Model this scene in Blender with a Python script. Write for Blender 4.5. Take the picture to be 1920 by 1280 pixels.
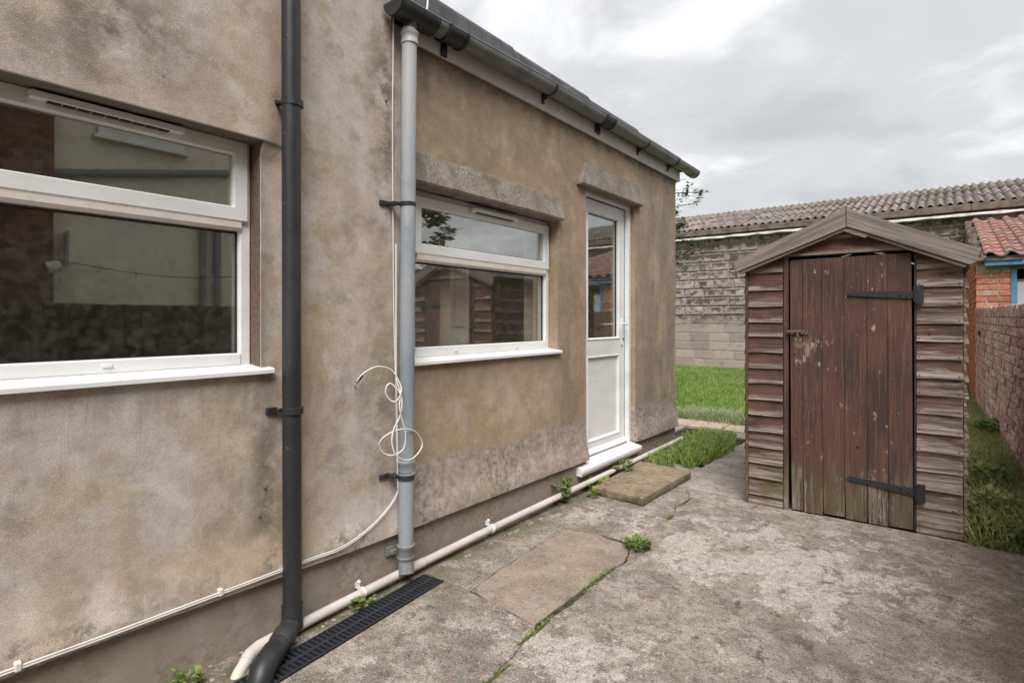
import bpy, bmesh, math, random
import numpy as np
from mathutils import Vector, Matrix, noise
R = math.radians
random.seed(7); rng = np.random.default_rng(7)
for o in list(bpy.data.objects): bpy.data.objects.remove(o)
S = bpy.context.scene
COL = S.collection

# ------------------------------------------------------------ camera, sky, sun, exposure
cam = bpy.data.cameras.new('camera'); cam.lens = 19.5; cam.sensor_width = 36
cam.shift_y = -40/1920; cam.clip_start = .02; cam.clip_end = 500
co = bpy.data.objects.new('camera', cam); COL.objects.link(co)
co.location = (2.08, 0, 1.24); co.rotation_euler = (R(90), 0, math.atan2(805, 1040))
S.camera = co
SUN_EL, SUN_AZ = 54, 142            # azimuth from +Y clockwise towards +X
W = bpy.data.worlds.new('World'); S.world = W; W.use_nodes = True
nt = W.node_tree; nt.nodes.clear()
def wn(t, **k):
    n = nt.nodes.new(t)
    for a, b in k.items(): setattr(n, a, b)
    return n
out = wn('ShaderNodeOutputWorld'); bg = wn('ShaderNodeBackground'); bg2 = wn('ShaderNodeBackground')
sky = wn('ShaderNodeTexSky', sky_type='NISHITA', sun_disc=False)
sky.sun_elevation = R(SUN_EL); sky.sun_rotation = R(SUN_AZ)
nt.links.new(sky.outputs[0], bg.inputs[0]); bg.inputs[1].default_value = .06
tc = wn('ShaderNodeTexCoord'); sp = wn('ShaderNodeSeparateXYZ'); nt.links.new(tc.outputs['Generated'], sp.inputs[0])
def wm(op, a, b=None, c=None):
    n = wn('ShaderNodeMath', operation=op)
    for i, v in enumerate((a, b, c)):
        if v is None: continue
        if isinstance(v, (int, float)): n.inputs[i].default_value = v
        else: nt.links.new(v, n.inputs[i])
    return n.outputs[0]
zz = wm('ADD', wm('MAXIMUM', sp.outputs[2], 0.0), .22)
cx = wn('ShaderNodeCombineXYZ')
nt.links.new(wm('DIVIDE', sp.outputs[0], zz), cx.inputs[0]); nt.links.new(wm('DIVIDE', sp.outputs[1], zz), cx.inputs[1])
def wnoise(sc, det, ro, off=0):
    n = wn('ShaderNodeTexNoise'); n.inputs['Scale'].default_value = sc; n.inputs['Detail'].default_value = det
    n.inputs['Roughness'].default_value = ro; n.inputs['Distortion'].default_value = .35
    m = wn('ShaderNodeVectorMath', operation='ADD'); m.inputs[1].default_value = (off, off*.7, off*.3)
    nt.links.new(cx.outputs[0], m.inputs[0]); nt.links.new(m.outputs[0], n.inputs['Vector'])
    return n.outputs[0]
cl = wm('ADD', wm('MULTIPLY', wnoise(1.1, 3, .5, 3.1), .62), wm('MULTIPLY', wnoise(3.2, 6, .55, 8.4), .38))
rp = wn('ShaderNodeValToRGB'); nt.links.new(cl, rp.inputs[0])
rp.color_ramp.interpolation = 'EASE'
e = rp.color_ramp.elements; e[0].position = .36; e[0].color = (.29, .295, .305, 1); e[1].position = .64; e[1].color = (.52, .525, .535, 1)
k = e.new(.5); k.color = (.35, .355, .365, 1)
nt.links.new(rp.outputs[0], bg2.inputs[0]); bg2.inputs[1].default_value = 1.0
mx = wn('ShaderNodeMixShader'); mx.inputs[0].default_value = .95
nt.links.new(bg.outputs[0], mx.inputs[1]); nt.links.new(bg2.outputs[0], mx.inputs[2]); nt.links.new(mx.outputs[0], out.inputs[0])
sl = bpy.data.lights.new('sun', 'SUN'); sl.energy = 2.1; sl.angle = R(38); sl.color = (1, .985, .965)
so = bpy.data.objects.new('sun', sl); COL.objects.link(so)
az, el = R(SUN_AZ), R(SUN_EL)
so.rotation_euler = Vector((math.sin(az)*math.cos(el), math.cos(az)*math.cos(el), math.sin(el))).to_track_quat('Z', 'Y').to_euler()
S.view_settings.view_transform = 'Standard'; S.view_settings.look = 'None'
S.view_settings.exposure = 1.08; S.view_settings.gamma = 1; S.view_settings.use_curve_mapping = False

# ------------------------------------------------------------ material helpers
class Mt:
    def __init__(s, name, rough=.85, spec=.3, metal=0):
        s.m = bpy.data.materials.new(name); s.m.use_nodes = True; s.t = s.m.node_tree
        s.b = s.t.nodes['Principled BSDF']; s.b.inputs['Roughness'].default_value = rough
        s.b.inputs['Specular IOR Level'].default_value = spec; s.b.inputs['Metallic'].default_value = metal
        s.geo = s.t.nodes.new('ShaderNodeNewGeometry'); s.pos = s.geo.outputs['Position']
        s.oi = s.t.nodes.new('ShaderNodeObjectInfo'); s.rnd = s.oi.outputs['Random']
        sp = s.t.nodes.new('ShaderNodeSeparateXYZ'); s.L(s.pos, sp.inputs[0]); s.x, s.y, s.z = sp.outputs
        s.bumps = []
    def L(s, a, b): s.t.links.new(a, b)
    def put(s, v, i):
        if isinstance(v, (int, float)): i.default_value = v
        elif isinstance(v, tuple): i.default_value = v if len(v) != 3 or i.type != 'RGBA' else v + (1,)
        else: s.L(v, i)
    def ma(s, op, a, b=0.0, c=0.0, clamp=False):
        n = s.t.nodes.new('ShaderNodeMath'); n.operation = op; n.use_clamp = clamp
        for i, v in enumerate((a, b, c)): s.put(v, n.inputs[i])
        return n.outputs[0]
    def ss(s, v, a, b):                                     # smoothstep 0..1
        n = s.t.nodes.new('ShaderNodeMapRange'); n.interpolation_type = 'SMOOTHSTEP'
        s.put(v, n.inputs[0]); n.inputs[1].default_value = min(a, b); n.inputs[2].default_value = max(a, b)
        if a > b: n.inputs[3].default_value = 1; n.inputs[4].default_value = 0
        return n.outputs[0]
    def vec(s, sc=(1, 1, 1), rnd=0, src=None):
        n = s.t.nodes.new('ShaderNodeVectorMath'); n.operation = 'MULTIPLY'; s.L(src or s.pos, n.inputs[0]); n.inputs[1].default_value = sc
        if rnd:
            c = s.t.nodes.new('ShaderNodeCombineXYZ'); r = s.ma('MULTIPLY', s.rnd, rnd)
            for i in range(3): s.L(r, c.inputs[i])
            a = s.t.nodes.new('ShaderNodeVectorMath'); a.operation = 'ADD'; s.L(n.outputs[0], a.inputs[0]); s.L(c.outputs[0], a.inputs[1])
            return a.outputs[0]
        return n.outputs[0]
    def no(s, sc, det=4, ro=.55, vec=None, dist=0):
        n = s.t.nodes.new('ShaderNodeTexNoise'); s.L(vec or s.pos, n.inputs['Vector'])
        n.inputs['Scale'].default_value = sc; n.inputs['Detail'].default_value = det
        n.inputs['Roughness'].default_value = ro; n.inputs['Distortion'].default_value = dist
        return n.outputs[0]
    def nc(s, *a, lo=.36, hi=.64, **k): return s.ss(s.no(*a, **k), lo, hi)
    def vo(s, sc, vec=None, feat='F1'):
        n = s.t.nodes.new('ShaderNodeTexVoronoi'); n.feature = feat; s.L(vec or s.pos, n.inputs['Vector']); n.inputs['Scale'].default_value = sc
        return n.outputs[0]
    def mix(s, a, b, f, mode='MIX'):
        n = s.t.nodes.new('ShaderNodeMix'); n.data_type = 'RGBA'; n.blend_type = mode
        s.put(f, n.inputs[0]); s.put(a, n.inputs[6]); s.put(b, n.inputs[7]); return n.outputs[2]
    def ramp(s, f, *st):
        n = s.t.nodes.new('ShaderNodeValToRGB'); s.L(f, n.inputs[0]); e = n.color_ramp.elements
        while len(e) < len(st): e.new(.5)
        for q, (p, c) in zip(e, st): q.position = p; q.color = c + (1,)
        return n.outputs[0]
    def bump(s, h, dist=.003, st=1):
        n = s.t.nodes.new('ShaderNodeBump'); s.L(h, n.inputs['Height']); n.inputs['Distance'].default_value = dist
        n.inputs['Strength'].default_value = st
        if s.bumps: s.L(s.bumps[-1], n.inputs['Normal'])
        s.bumps.append(n.outputs[0]); s.L(n.outputs[0], s.b.inputs['Normal'])
    def col(s, c): s.put(c, s.b.inputs['Base Color']); return s
    def rough(s, v): s.put(v, s.b.inputs['Roughness'])
    def spot(s, y0, z0, ry, rz, ax='yz'):                   # soft elliptical stain mask
        a = {'yz': (s.y, s.z), 'xy': (s.x, s.y), 'xz': (s.x, s.z)}[ax]
        u = s.ma('DIVIDE', s.ma('SUBTRACT', a[0], y0), ry); v = s.ma('DIVIDE', s.ma('SUBTRACT', a[1], z0), rz)
        d = s.ma('SQRT', s.ma('ADD', s.ma('MULTIPLY', u, u), s.ma('MULTIPLY', v, v)))
        return s.ss(d, 1.0, 0.0)
M = {}
def render_coat(name, dark=0):
    m = Mt(name, .95, .15)
    big = m.no(1.5, 5, .6, dist=.5); mid = m.no(4.5, 6, .62, dist=.3); fine = m.no(60, 4, .7)
    A = m.ma; mul = lambda *v: v[0] if len(v) == 1 else A('MULTIPLY', v[0], mul(*v[1:]))
    c = m.mix((.53, .465, .41), (.47, .375, .295), m.ss(big, .40, .58))
    c = m.mix(c, (.56, .51, .475), mul(m.spot(.72, .78, .55, .50), m.nc(3, 5, .6), .95))
    c = m.mix(c, (.58, .47, .35), mul(m.spot(1.02, .85, .10, .55), m.nc(2.2, 5, .6), .6))
    c = m.mix(c, (.585, .50, .44), mul(m.spot(1.5, 1.15, .22, .45), .7))
    c = m.mix(c, (.45, .35, .25), mul(m.ss(m.no(3.4, 7, .65, m.vec((1, 1, 1.2))), .50, .64), .75))
    c = m.mix(c, (.31, .26, .205), mul(m.ss(mid, .53, .66), .6))
    c = m.mix(c, (.60, .54, .49), mul(m.nc(5.5, 7, .65, m.vec((1.1, 1, .8)), lo=.54, hi=.66), .5))
    right = m.ss(A('ADD', m.y, mul(mid, .25)), 1.86, 2.04)
    rc = m.mix((.385, .285, .20), (.31, .232, .16), m.nc(2.0, 6, .6, dist=.4))
    rc = m.mix(rc, (.45, .345, .245), mul(m.nc(3.6, 6, .65, lo=.5, hi=.66), .8))
    rc = m.mix(rc, (.47, .385, .295), mul(m.spot(2.6, .72, 1.1, .40), m.nc(4, 6, .65), .95))
    rc = m.mix(rc, (.36, .29, .165), mul(m.spot(2.2, .62, .7, .35), m.nc(6, 6, .7, lo=.45, hi=.6), .8))
    rc = m.mix(rc, (.225, .175, .125), mul(m.spot(3.38, 1.0, .34, 1.3), m.nc(1, 6, .65, m.vec((1, 5, 1.2))), .95))
    rc = m.mix(rc, (.235, .19, .15), mul(m.ss(m.y, 4.3, 4.75), m.nc(1, 6, .6, m.vec((1, 5, 1.3)), lo=.38, hi=.58), .9))
    rc = m.mix(rc, (.27, .265, .12), mul(m.spot(4.9, .40, .55, .24), m.ss(fine, .35, .6), .75))
    c = m.mix(c, rc, mul(right, .94))
    # foot of the wall: pitted, greyer band
    ft = m.ss(A('ADD', m.z, mul(m.no(2.5, 5, .6), .22)), .64, .60)
    c = m.mix(c, m.mix((.46, .385, .33), (.30, .245, .20), m.nc(18, 6, .75)), mul(ft, right, .9))
    c = m.mix(c, (.15, .13, .105), mul(ft, right, m.nc(34, 5, .75, lo=.50, hi=.60), m.nc(2.5, 5, .6), .85))
    c = m.mix(c, (.17, .15, .125), mul(m.ss(A('ADD', m.z, mul(mid, .22)), .50, .40), m.nc(26, 6, .75, lo=.44, hi=.60), m.nc(3.2, 4, .6, lo=.42, hi=.58), A('SUBTRACT', 1, right), .75))
    # mould: green-black round the pipes, under the lintel and at the eaves
    for (y0, z0, ry, rz, n_, a_, cc) in ((1.70, 2.25, .13, 1.0, 5, .8, (.075, .068, .05)), (1.66, .85, .16, .9, 6, .65, (.17, .145, .11)), (1.12, .6, .13, 1.0, 6, .75, (.14, .13, .09)),
                                   (.62, 2.16, .42, .34, 4, .9, (.15, .135, .10)), (.30, 2.25, .3, .4, 4, .6, (.17, .16, .12)), (1.95, 2.5, .25, .3, 6, .5, (.12, .10, .07))):
        c = m.mix(c, cc, mul(m.spot(y0, z0, ry, rz), m.nc(n_, 7, .68, lo=.38, hi=.60), a_))
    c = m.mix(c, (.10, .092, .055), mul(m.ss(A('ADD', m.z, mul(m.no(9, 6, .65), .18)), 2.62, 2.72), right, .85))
    c = m.mix(c, (.25, .205, .15), mul(m.ss(m.z, 1.04, .97), m.ss(m.z, .80, 1.0), m.nc(1, 5, .6, m.vec((1, 16, 1.5))), .55))
    c = m.mix(c, (.33, .29, .13), mul(m.ss(m.no(2.7, 6, .65, m.vec((1, 1, 1.6))), .55, .70), .4))
    c = m.mix(c, (.17, .145, .12), mul(m.ss(m.no(30, 5, .7, m.vec((1, 1, .7))), .66, .70), m.ss(m.no(2.3, 4, .6), .48, .6), .6))
    c = m.mix(c, (.68, .64, .58), mul(m.ss(m.no(75, 2, .5), .72, .77), .7))
    c = m.mix(c, m.mix((.74, .72, .70), (1.17, 1.17, 1.17), m.nc(260, 3, .75)), .65, 'MULTIPLY')
    c = m.mix(c, m.mix((.86, .85, .84), (1.08, 1.08, 1.08), m.nc(11, 8, .75)), .9, 'MULTIPLY')
    c = m.mix(c, (.10, .10, .065), mul(m.ss(m.z, 1.9, 1.926), m.ss(m.z, 1.936, 1.929), m.ss(m.y, 1.3, 1.2), .85))
    c = m.mix(c, (.20, .17, .135), mul(m.ss(m.z, .98, .9), m.nc(1, 6, .65, m.vec((1, 34, .9)), lo=.58, hi=.70), m.ss(m.z, .35, .9), .35))
    c = m.mix(c, (1.04, 1.04, 1.06), 1.0, 'MULTIPLY')
    if dark: c = m.mix(c, (.25, .205, .16), dark)
    m.col(c); m.bump(mid, .004, .3); m.bump(m.no(170, 4, .7), .0016, .8); m.bump(m.no(320, 2, .6), .0012, .8)
    return m.m
M['render'] = render_coat('house_render')
M['plinth'] = render_coat('plinth_render', .62)
def lintel_mat():
    m = Mt('lintel_cement', .95, .1)
    c = m.mix((.285, .245, .20), (.19, .16, .125), m.nc(7, 7, .7))
    c = m.mix(c, (.46, .42, .37), m.ma('MULTIPLY', m.nc(75, 5, .8, lo=.52, hi=.60), m.ma('MULTIPLY', m.nc(6, 5, .6, m.vec((1, 1, 1), 0)), .9)))
    c = m.mix(c, (.10, .085, .065), m.ma('MULTIPLY', m.nc(60, 4, .7, m.vec((1.1, 1, 1)), lo=.58, hi=.64), .8))
    c = m.mix(c, (.14, .115, .05), m.ma('MULTIPLY', m.ss(m.no(5, 4, .6), .55, .7), .5))
    m.col(c); m.bump(m.no(70, 5, .8), .004, .9); return m.m
M['lintel'] = lintel_mat()
def simple(name, c, rough=.5, spec=.4, var=.15, sc=12, bump=0, dirt=None, metal=0):
    m = Mt(name, rough, spec, metal)
    n = m.no(sc, 5, .6)
    cc = m.mix(c, tuple(v*(1-var*2) for v in c), m.ss(n, .4, .7))
    if dirt: cc = m.mix(cc, dirt, m.ma('MULTIPLY', m.ss(m.no(sc*2.7, 6, .7), .56, .72), .55))
    m.col(cc)
    if bump: m.bump(m.no(sc*6, 4, .6), bump, .6)
    return m.m
def upvc():
    m = Mt('white_upvc', .32, .5)
    c = m.mix((.79, .785, .77), (.71, .70, .68), m.ss(m.no(3, 4, .6, m.vec((1, 1, 2.5))), .42, .7))
    c = m.mix(c, (.42, .37, .30), m.ma('MULTIPLY', m.ss(m.no(26, 6, .75), .60, .74), .55))
    m.col(c); return m.m
M['upvc'] = upvc()
M['upvc_aged'] = simple('aged_cream_plastic', (.72, .66, .58), .45, .4, .06, 8, 0, (.5, .42, .33))
M['gasket'] = simple('black_gasket', (.03, .03, .032), .6, .3)
M['black_plastic'] = (lambda: (lambda m: (m.col(m.mix(m.mix((.024, .025, .027), (.045, .046, .049), m.ss(m.no(5, 5, .6, m.vec((1, 1, .35))), .45, .68)),
    (.20, .195, .18), m.ma('MULTIPLY', m.ss(m.no(34, 5, .7), .63, .74), .5))), m.rough(m.ma('ADD', m.ma('MULTIPLY', m.no(9, 4, .6), .35), .26)), m.m)[-1])(Mt('black_plastic', .42, .5)))()
M['gutter_plastic'] = simple('dull_black_gutter', (.20, .208, .21), .36, .6, .15, 7, 0, (.22, .225, .2))
def grey_pipe():
    m = Mt('weathered_grey_plastic', .45, .45)
    c = m.mix((.37, .385, .40), (.215, .245, .28), m.ss(m.no(2.2, 6, .65, m.vec((1, 1, .7))), .4, .66))
    c = m.mix(c, (.22, .25, .285), m.ma('MULTIPLY', m.ss(m.z, 1.9, 1.0), .45))
    c = m.mix(c, (.46, .45, .43), m.ma('MULTIPLY', m.ss(m.z, 2.0, 2.5), .7))
    c = m.mix(c, (.075, .08, .085), m.ma('MULTIPLY', m.ss(m.no(28, 5, .7), .62, .74), .7))
    c = m.mix(c, (.66, .66, .64), m.ma('MULTIPLY', m.ss(m.no(33, 2, .5, m.vec((1, 1, .6), 0)), .74, .77), .9))
    m.col(c); return m.m
M['grey_pipe'] = grey_pipe()
M['collar_grey'] = simple('collar_grey_plastic', (.22, .225, .23), .5, .4, .12, 20, 0, (.1, .1, .09))
M['cream_pipe'] = simple('cream_waste_plastic', (.64, .575, .52), .5, .35, .12, 5, 0, (.33, .27, .2))
M['cable'] = simple('white_cable_sheath', (.74, .70, .64), .5, .4, .08, 9)
M['brass'] = simple('dull_metal', (.45, .36, .22), .35, .5, .1, 30, 0, None, .8)
M['iron'] = simple('black_iron', (.028, .03, .036), .55, .45, .1, 30, .0006, (.06, .065, .07))
M['grate'] = simple('worn_grating_plastic', (.075, .077, .078), .6, .3, .15, 20, 0, (.14, .13, .11))
M['rust'] = simple('rusty_metal', (.19, .13, .09), .7, .4, .2, 60, .0006, (.28, .23, .18), .3)
M['cream_wall'] = simple('cream_painted_render', (.80, .74, .58), .9, .2, .06, 2, .002)
M['interior'] = simple('interior_paint', (.80, .77, .64), .8, .2, .03, 2)
M['floor_dark'] = simple('interior_floor', (.10, .07, .05), .5, .4, .1, 3)
M['dark_wood'] = simple('dark_cupboard', (.06, .05, .045), .5, .4, .1, 5)
M['felt'] = (lambda: (lambda m: (m.col(m.mix(m.mix((.085, .085, .09), (.13, .13, .135), m.ss(m.no(3, 5, .7, m.vec((1, 3, 1))), .4, .65)), (.20, .20, .20), m.ma('MULTIPLY', m.ss(m.no(180, 2, .6), .58, .66), .55))), m.bump(m.no(220, 3, .7), .003, .9), m.m)[-1])(Mt('roofing_felt', .95, .12)))()
M['fascia'] = simple('white_fascia_board', (.72, .68, .66), .5, .3, .05, 4, 0, (.5, .45, .38))
def glass():
    m = bpy.data.materials.new('window_glass'); m.use_nodes = True; t = m.node_tree; t.nodes.clear()
    o = t.nodes.new('ShaderNodeOutputMaterial'); tr = t.nodes.new('ShaderNodeBsdfTransparent'); tr.inputs[0].default_value = (.96, .965, .955, 1)
    gl = t.nodes.new('ShaderNodeBsdfGlossy'); gl.inputs[0].default_value = (.95, .96, .94, 1); gl.inputs['Roughness'].default_value = .012
    fr = t.nodes.new('ShaderNodeLayerWeight'); fr.inputs[0].default_value = .5
    pw = t.nodes.new('ShaderNodeMath'); pw.operation = 'POWER'; pw.inputs[1].default_value = 4; t.links.new(fr.outputs['Facing'], pw.inputs[0])
    ma = t.nodes.new('ShaderNodeMath'); ma.operation = 'MULTIPLY_ADD'; ma.inputs[1].default_value = .8; ma.inputs[2].default_value = .24; ma.use_clamp = True
    mx = t.nodes.new('ShaderNodeMixShader'); t.links.new(pw.outputs[0], ma.inputs[0]); t.links.new(ma.outputs[0], mx.inputs[0])
    # faint dirt film
    df = t.nodes.new('ShaderNodeBsdfDiffuse'); df.inputs[0].default_value = (.35, .35, .30, 1)
    nz = t.nodes.new('ShaderNodeTexNoise'); nz.inputs['Scale'].default_value = 35; nz.inputs['Detail'].default_value = 6
    gm = t.nodes.new('ShaderNodeNewGeometry'); t.links.new(gm.outputs['Position'], nz.inputs['Vector'])
    mr = t.nodes.new('ShaderNodeMapRange'); t.links.new(nz.outputs[0], mr.inputs[0]); mr.inputs[1].default_value = .4; mr.inputs[2].default_value = .8; mr.inputs[3].default_value = .015; mr.inputs[4].default_value = .09
    m2 = t.nodes.new('ShaderNodeMixShader'); t.links.new(mr.outputs[0], m2.inputs[0])
    t.links.new(tr.outputs[0], mx.inputs[1]); t.links.new(gl.outputs[0], mx.inputs[2]); t.links.new(mx.outputs[0], m2.inputs[1]); t.links.new(df.outputs[0], m2.inputs[2])
    t.links.new(m2.outputs[0], o.inputs[0]); return m
M['glass'] = glass()
def wood(name, vertical, faded=0.0):
    """old red-brown paint, peeling to grey timber; grain runs along the board"""
    m = Mt(name, .9, .15)
    g = (34, 34, 1.2) if vertical else (1.8, 30, 75)
    grain = m.no(1.0, 7, .7, m.vec(g, 9)); g2 = m.no(2.6, 5, .6, m.vec(g, 17), 1.2)
    peel = m.no(1.7, 7, .68, m.vec((8, 8, 1.5) if vertical else (1.6, 3, 14), 31), .3)
    paint = m.mix((.122, .063, .050), (.076, .050, .041), m.ss(m.no(2.2, 5, .6, m.vec((3, 3, 1.1), 13)), .4, .6))
    paint = m.mix(paint, (.19, .095, .062), m.ma('MULTIPLY', m.ss(g2, .50, .62), .65))
    bare = m.mix((.47, .385, .325), (.15, .11, .088), m.ss(grain, .40, .58))
    f = m.ma('ADD', m.ma('ADD', m.ma('MULTIPLY', peel, .7), .15), m.ma('MULTIPLY', m.ma('SUBTRACT', grain, .5), .75))
    if vertical:
        f = m.ma('ADD', f, m.ma('MULTIPLY', m.ss(m.z, .55, .1), .16))
        f = m.ma('ADD', f, m.ma('MULTIPLY', m.spot(1.39, 1.05, .12, .28, 'xz'), .09))
        mask = m.ma('MAXIMUM', m.ma('MULTIPLY', m.ss(f, .60, .68), .85), m.ma('MULTIPLY', m.ss(m.ma('ADD', m.no(24, 5, .7, m.vec((1, 1, .55), 3)), m.ma('MULTIPLY', m.spot(1.37, 1.05, .14, .32, 'xz'), .09)), .625, .66), .8))
    else:
        tcn = m.t.nodes.new('ShaderNodeTexCoord'); s2 = m.t.nodes.new('ShaderNodeSeparateXYZ'); m.L(tcn.outputs['Object'], s2.inputs[0])
        f = m.ma('ADD', f, m.ma('MULTIPLY', m.ss(s2.outputs[2], .055, .0), .20))         # lower lip of each board wears first
        f = m.ma('ADD', f, m.ma('MULTIPLY', m.ss(m.z, 1.0, .05), .10)); f = m.ma('ADD', f, m.ma('MULTIPLY', m.rnd, .07))
        f = m.ma('ADD', f, m.ma('MULTIPLY', m.ss(m.x, 1.6, 2.1), .10))
        mask = m.ma('MULTIPLY', m.ss(f, .585, .69), .9)
    c = m.mix(paint, bare, mask)
    if faded: c = m.mix(c, bare, faded)
    c = m.mix(c, (.125, .105, .05), m.ma('MULTIPLY', m.ma('MULTIPLY', m.ss(m.z, .42, .12), m.ss(m.no(5, 4, .6), .32, .62)), .7))
    c = m.mix(c, (.026, .018, .014), m.ma('MULTIPLY', m.ss(m.vo(9, m.vec((1, 1, .8), 5)), .095, .045), .8))   # knots
    c = m.mix(c, (.02, .015, .012), m.ma('MULTIPLY', m.ss(grain, .34, .26), .7))
    if vertical: c = m.mix(c, (.30, .195, .11), m.ma('MULTIPLY', m.ma('MULTIPLY', m.ss(m.spot(1.355, 1.085, .055, .03, 'xz'), .0, .25), m.nc(25, 4, .7)), .8))
    m.col(c); m.bump(grain, .0035, .9); m.bump(peel, .002, .5); return m.m
M['board'] = wood('peeling_brown_board', False); M['plank'] = wood('weathered_brown_plank', True)
def greywood():
    m = Mt('silvered_timber', .85, .2); tcn = m.t.nodes.new('ShaderNodeTexCoord')
    g = m.no(1, 7, .7, m.vec((2.2, 30, 55), 7, tcn.outputs['Object']))
    c = m.mix((.29, .25, .22), (.17, .142, .12), m.ss(g, .38, .62))
    c = m.mix(c, (.10, .07, .045), m.ma('MULTIPLY', m.ss(m.no(3.3, 5, .6), .56, .72), .7))
    m.col(c); m.bump(g, .0025, .8); return m.m
M['greywood'] = greywood()
def concrete(nm='worn_concrete', tint=0):
    m = Mt(nm, .93, .18)
    b = m.no(1.1, 6, .62, dist=.5); md = m.no(5, 8, .68, dist=.4); fi = m.no(38, 6, .75); gr = m.no(150, 3, .7)
    c = m.mix((.40, .345, .295), (.245, .21, .178), m.ss(md, .42, .57))
    c = m.mix(c, (.39, .335, .275), m.ma('MULTIPLY', m.ss(b, .45, .6), .6))
    c = m.mix(c, (.15, .115, .09), m.ma('MULTIPLY', m.nc(14, 8, .78, m.vec((1, 1.2, 1)), lo=.5, hi=.60), .65)); c = m.mix(c, (.26, .185, .14), m.ma('MULTIPLY', m.nc(7, 7, .7, m.vec((1, 1, 1)), lo=.52, hi=.62), .5))
    # thin light skim left in ragged patches
    bias = m.ma('ADD', m.ma('MULTIPLY', m.spot(1.40, 3.10, 1.05, 1.0, 'xy'), .145), m.ma('MULTIPLY', m.spot(1.1, 1.7, .8, .55, 'xy'), .10))
    bias = m.ma('ADD', bias, m.ma('MULTIPLY', m.spot(.42, 3.0, .4, .6, 'xy'), .11)); bias = m.ma('ADD', bias, m.ma('MULTIPLY', m.spot(2.0, 1.9, .3, .5, 'xy'), .10))
    ra = m.ma('ADD', m.ma('MULTIPLY', m.no(3.3, 5, .6, m.vec((1, .8, 1)), .6), .50), m.ma('MULTIPLY', m.no(17, 9, .75, m.vec((1, .75, 1)), .5), .50))
    f = m.ma('ADD', ra, bias)
    skim = m.mix((.60, .55, .49), (.44, .39, .34), m.nc(30, 6, .75))
    c = m.mix(c, skim, m.ma('MULTIPLY', m.ma('MULTIPLY', m.ss(f, .585, .605), m.ss(m.no(60, 5, .75), .36, .46)), .85))
    c = m.mix(c, (.52, .47, .42), m.ma('MULTIPLY', m.ss(m.no(15, 9, .78, None, .8), .595, .615), .75))
    c = m.mix(c, (.52, .47, .41), m.ma('MULTIPLY', m.ss(m.no(85, 4, .7), .62, .66), .75))
    c = m.mix(c, (.075, .068, .055), m.ma('MULTIPLY', m.ss(m.no(8.5, 9, .8, m.vec((1.1, .9, 1)), .6), .58, .63), .75))
    c = m.mix(c, (.06, .053, .045), m.ma('MULTIPLY', m.ss(m.no(70, 4, .65), .60, .65), .8))
    c = m.mix(c, (.15, .14, .075), m.ma('MULTIPLY', m.ma('MULTIPLY', m.ss(m.x, .6, .05), m.ss(m.no(3, 5, .6), .42, .6)), .6))
    c = m.mix(c, (.09, .088, .075), m.ma('MULTIPLY', m.spot(1.65, 2.35, .28, .22, 'xy'), m.nc(12, 8, .75, lo=.45, hi=.6)))
    c = m.mix(c, (.15, .12, .095), m.ma('MULTIPLY', m.ma('MULTIPLY', m.ss(m.x, 1.5, 2.3), m.nc(2.1, 6, .6)), .6))
    c = m.mix(c, m.mix((.45, .43, .42), (1.42, 1.42, 1.42), m.nc(130, 5, .8)), .8, 'MULTIPLY')
    c = m.mix(c, (.085, .088, .04), m.ma('MULTIPLY', m.ma('MULTIPLY', m.ss(m.x, .20, .07), m.nc(6, 7, .7)), .8))
    c = m.mix(c, m.mix((.78, .77, .76), (1.14, 1.14, 1.14), m.nc(24, 7, .8)), .9, 'MULTIPLY')
    if tint:
        ag = m.mix(m.mix((.36, .275, .21), (.25, .18, .138), m.nc(6, 7, .7)), (.50, .42, .35), m.ma('MULTIPLY', m.nc(70, 4, .75, lo=.54, hi=.62), .8))
        ag = m.mix(ag, (.13, .095, .075), m.ma('MULTIPLY', m.nc(55, 4, .7, m.vec((1, 1.1, 1)), lo=.57, hi=.63), .85)); c = m.mix(c, ag, m.ma('ADD', .35, m.ma('MULTIPLY', m.nc(4, 8, .7), .55)))
    m.col(c); m.bump(md, .008, .5); m.bump(fi, .005, .9); m.bump(gr, .0025, .9); return m.m
M['concrete'] = concrete()
M['patch'] = concrete('brown_aggregate_concrete', 1)
def slabmat(name, a, b, moss=.4):
    m = Mt(name, .93, .15); fi = m.no(70, 4, .7)
    c = m.mix(a, b, m.nc(4.2, 8, .7)); c = m.mix(c, tuple(v*.45 for v in b), m.ma('MULTIPLY', m.nc(20, 6, .75, lo=.52, hi=.62), .7)); c = m.mix(c, tuple(v*1.45 for v in a), m.ma('MULTIPLY', m.nc(45, 5, .75, lo=.54, hi=.62), .5))
    c = m.mix(c, (.085, .09, .035), m.ma('MULTIPLY', m.ma('MULTIPLY', m.ss(m.no(6, 6, .65), .48, .64), m.ss(m.z, .064, .03)), moss))
    c = m.mix(c, (.05, .055, .025), m.ma('MULTIPLY', m.ma('MULTIPLY', m.ss(m.z, .05, .0), m.nc(8, 6, .7)), moss*.9))
    c = m.mix(c, m.mix((.55, .55, .55), (1.4, 1.4, 1.4), fi), .4, 'MULTIPLY')
    m.col(c); m.bump(fi, .003, .8); m.bump(m.no(9, 5, .6), .006, .5); return m.m
M['step'] = slabmat('mossy_step_slab', (.31, .24, .165), (.20, .158, .11), .9)
M['paver'] = slabmat('grey_paving_slab', (.43, .385, .335), (.32, .28, .24), .12)
M['paver_warm'] = slabmat('buff_paving_slab', (.58, .47, .37), (.45, .355, .275), .08)
M['soil'] = simple('dark_soil', (.05, .042, .03), .95, .1, .3, 18, .01)
M['crack_soil'] = simple('mossy_crack_soil', (.085, .08, .045), .95, .1, .3, 30, .004)
M['void'] = simple('gap_shade_black', (.012, .012, .011), .9, .1, .1, 20)
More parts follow.
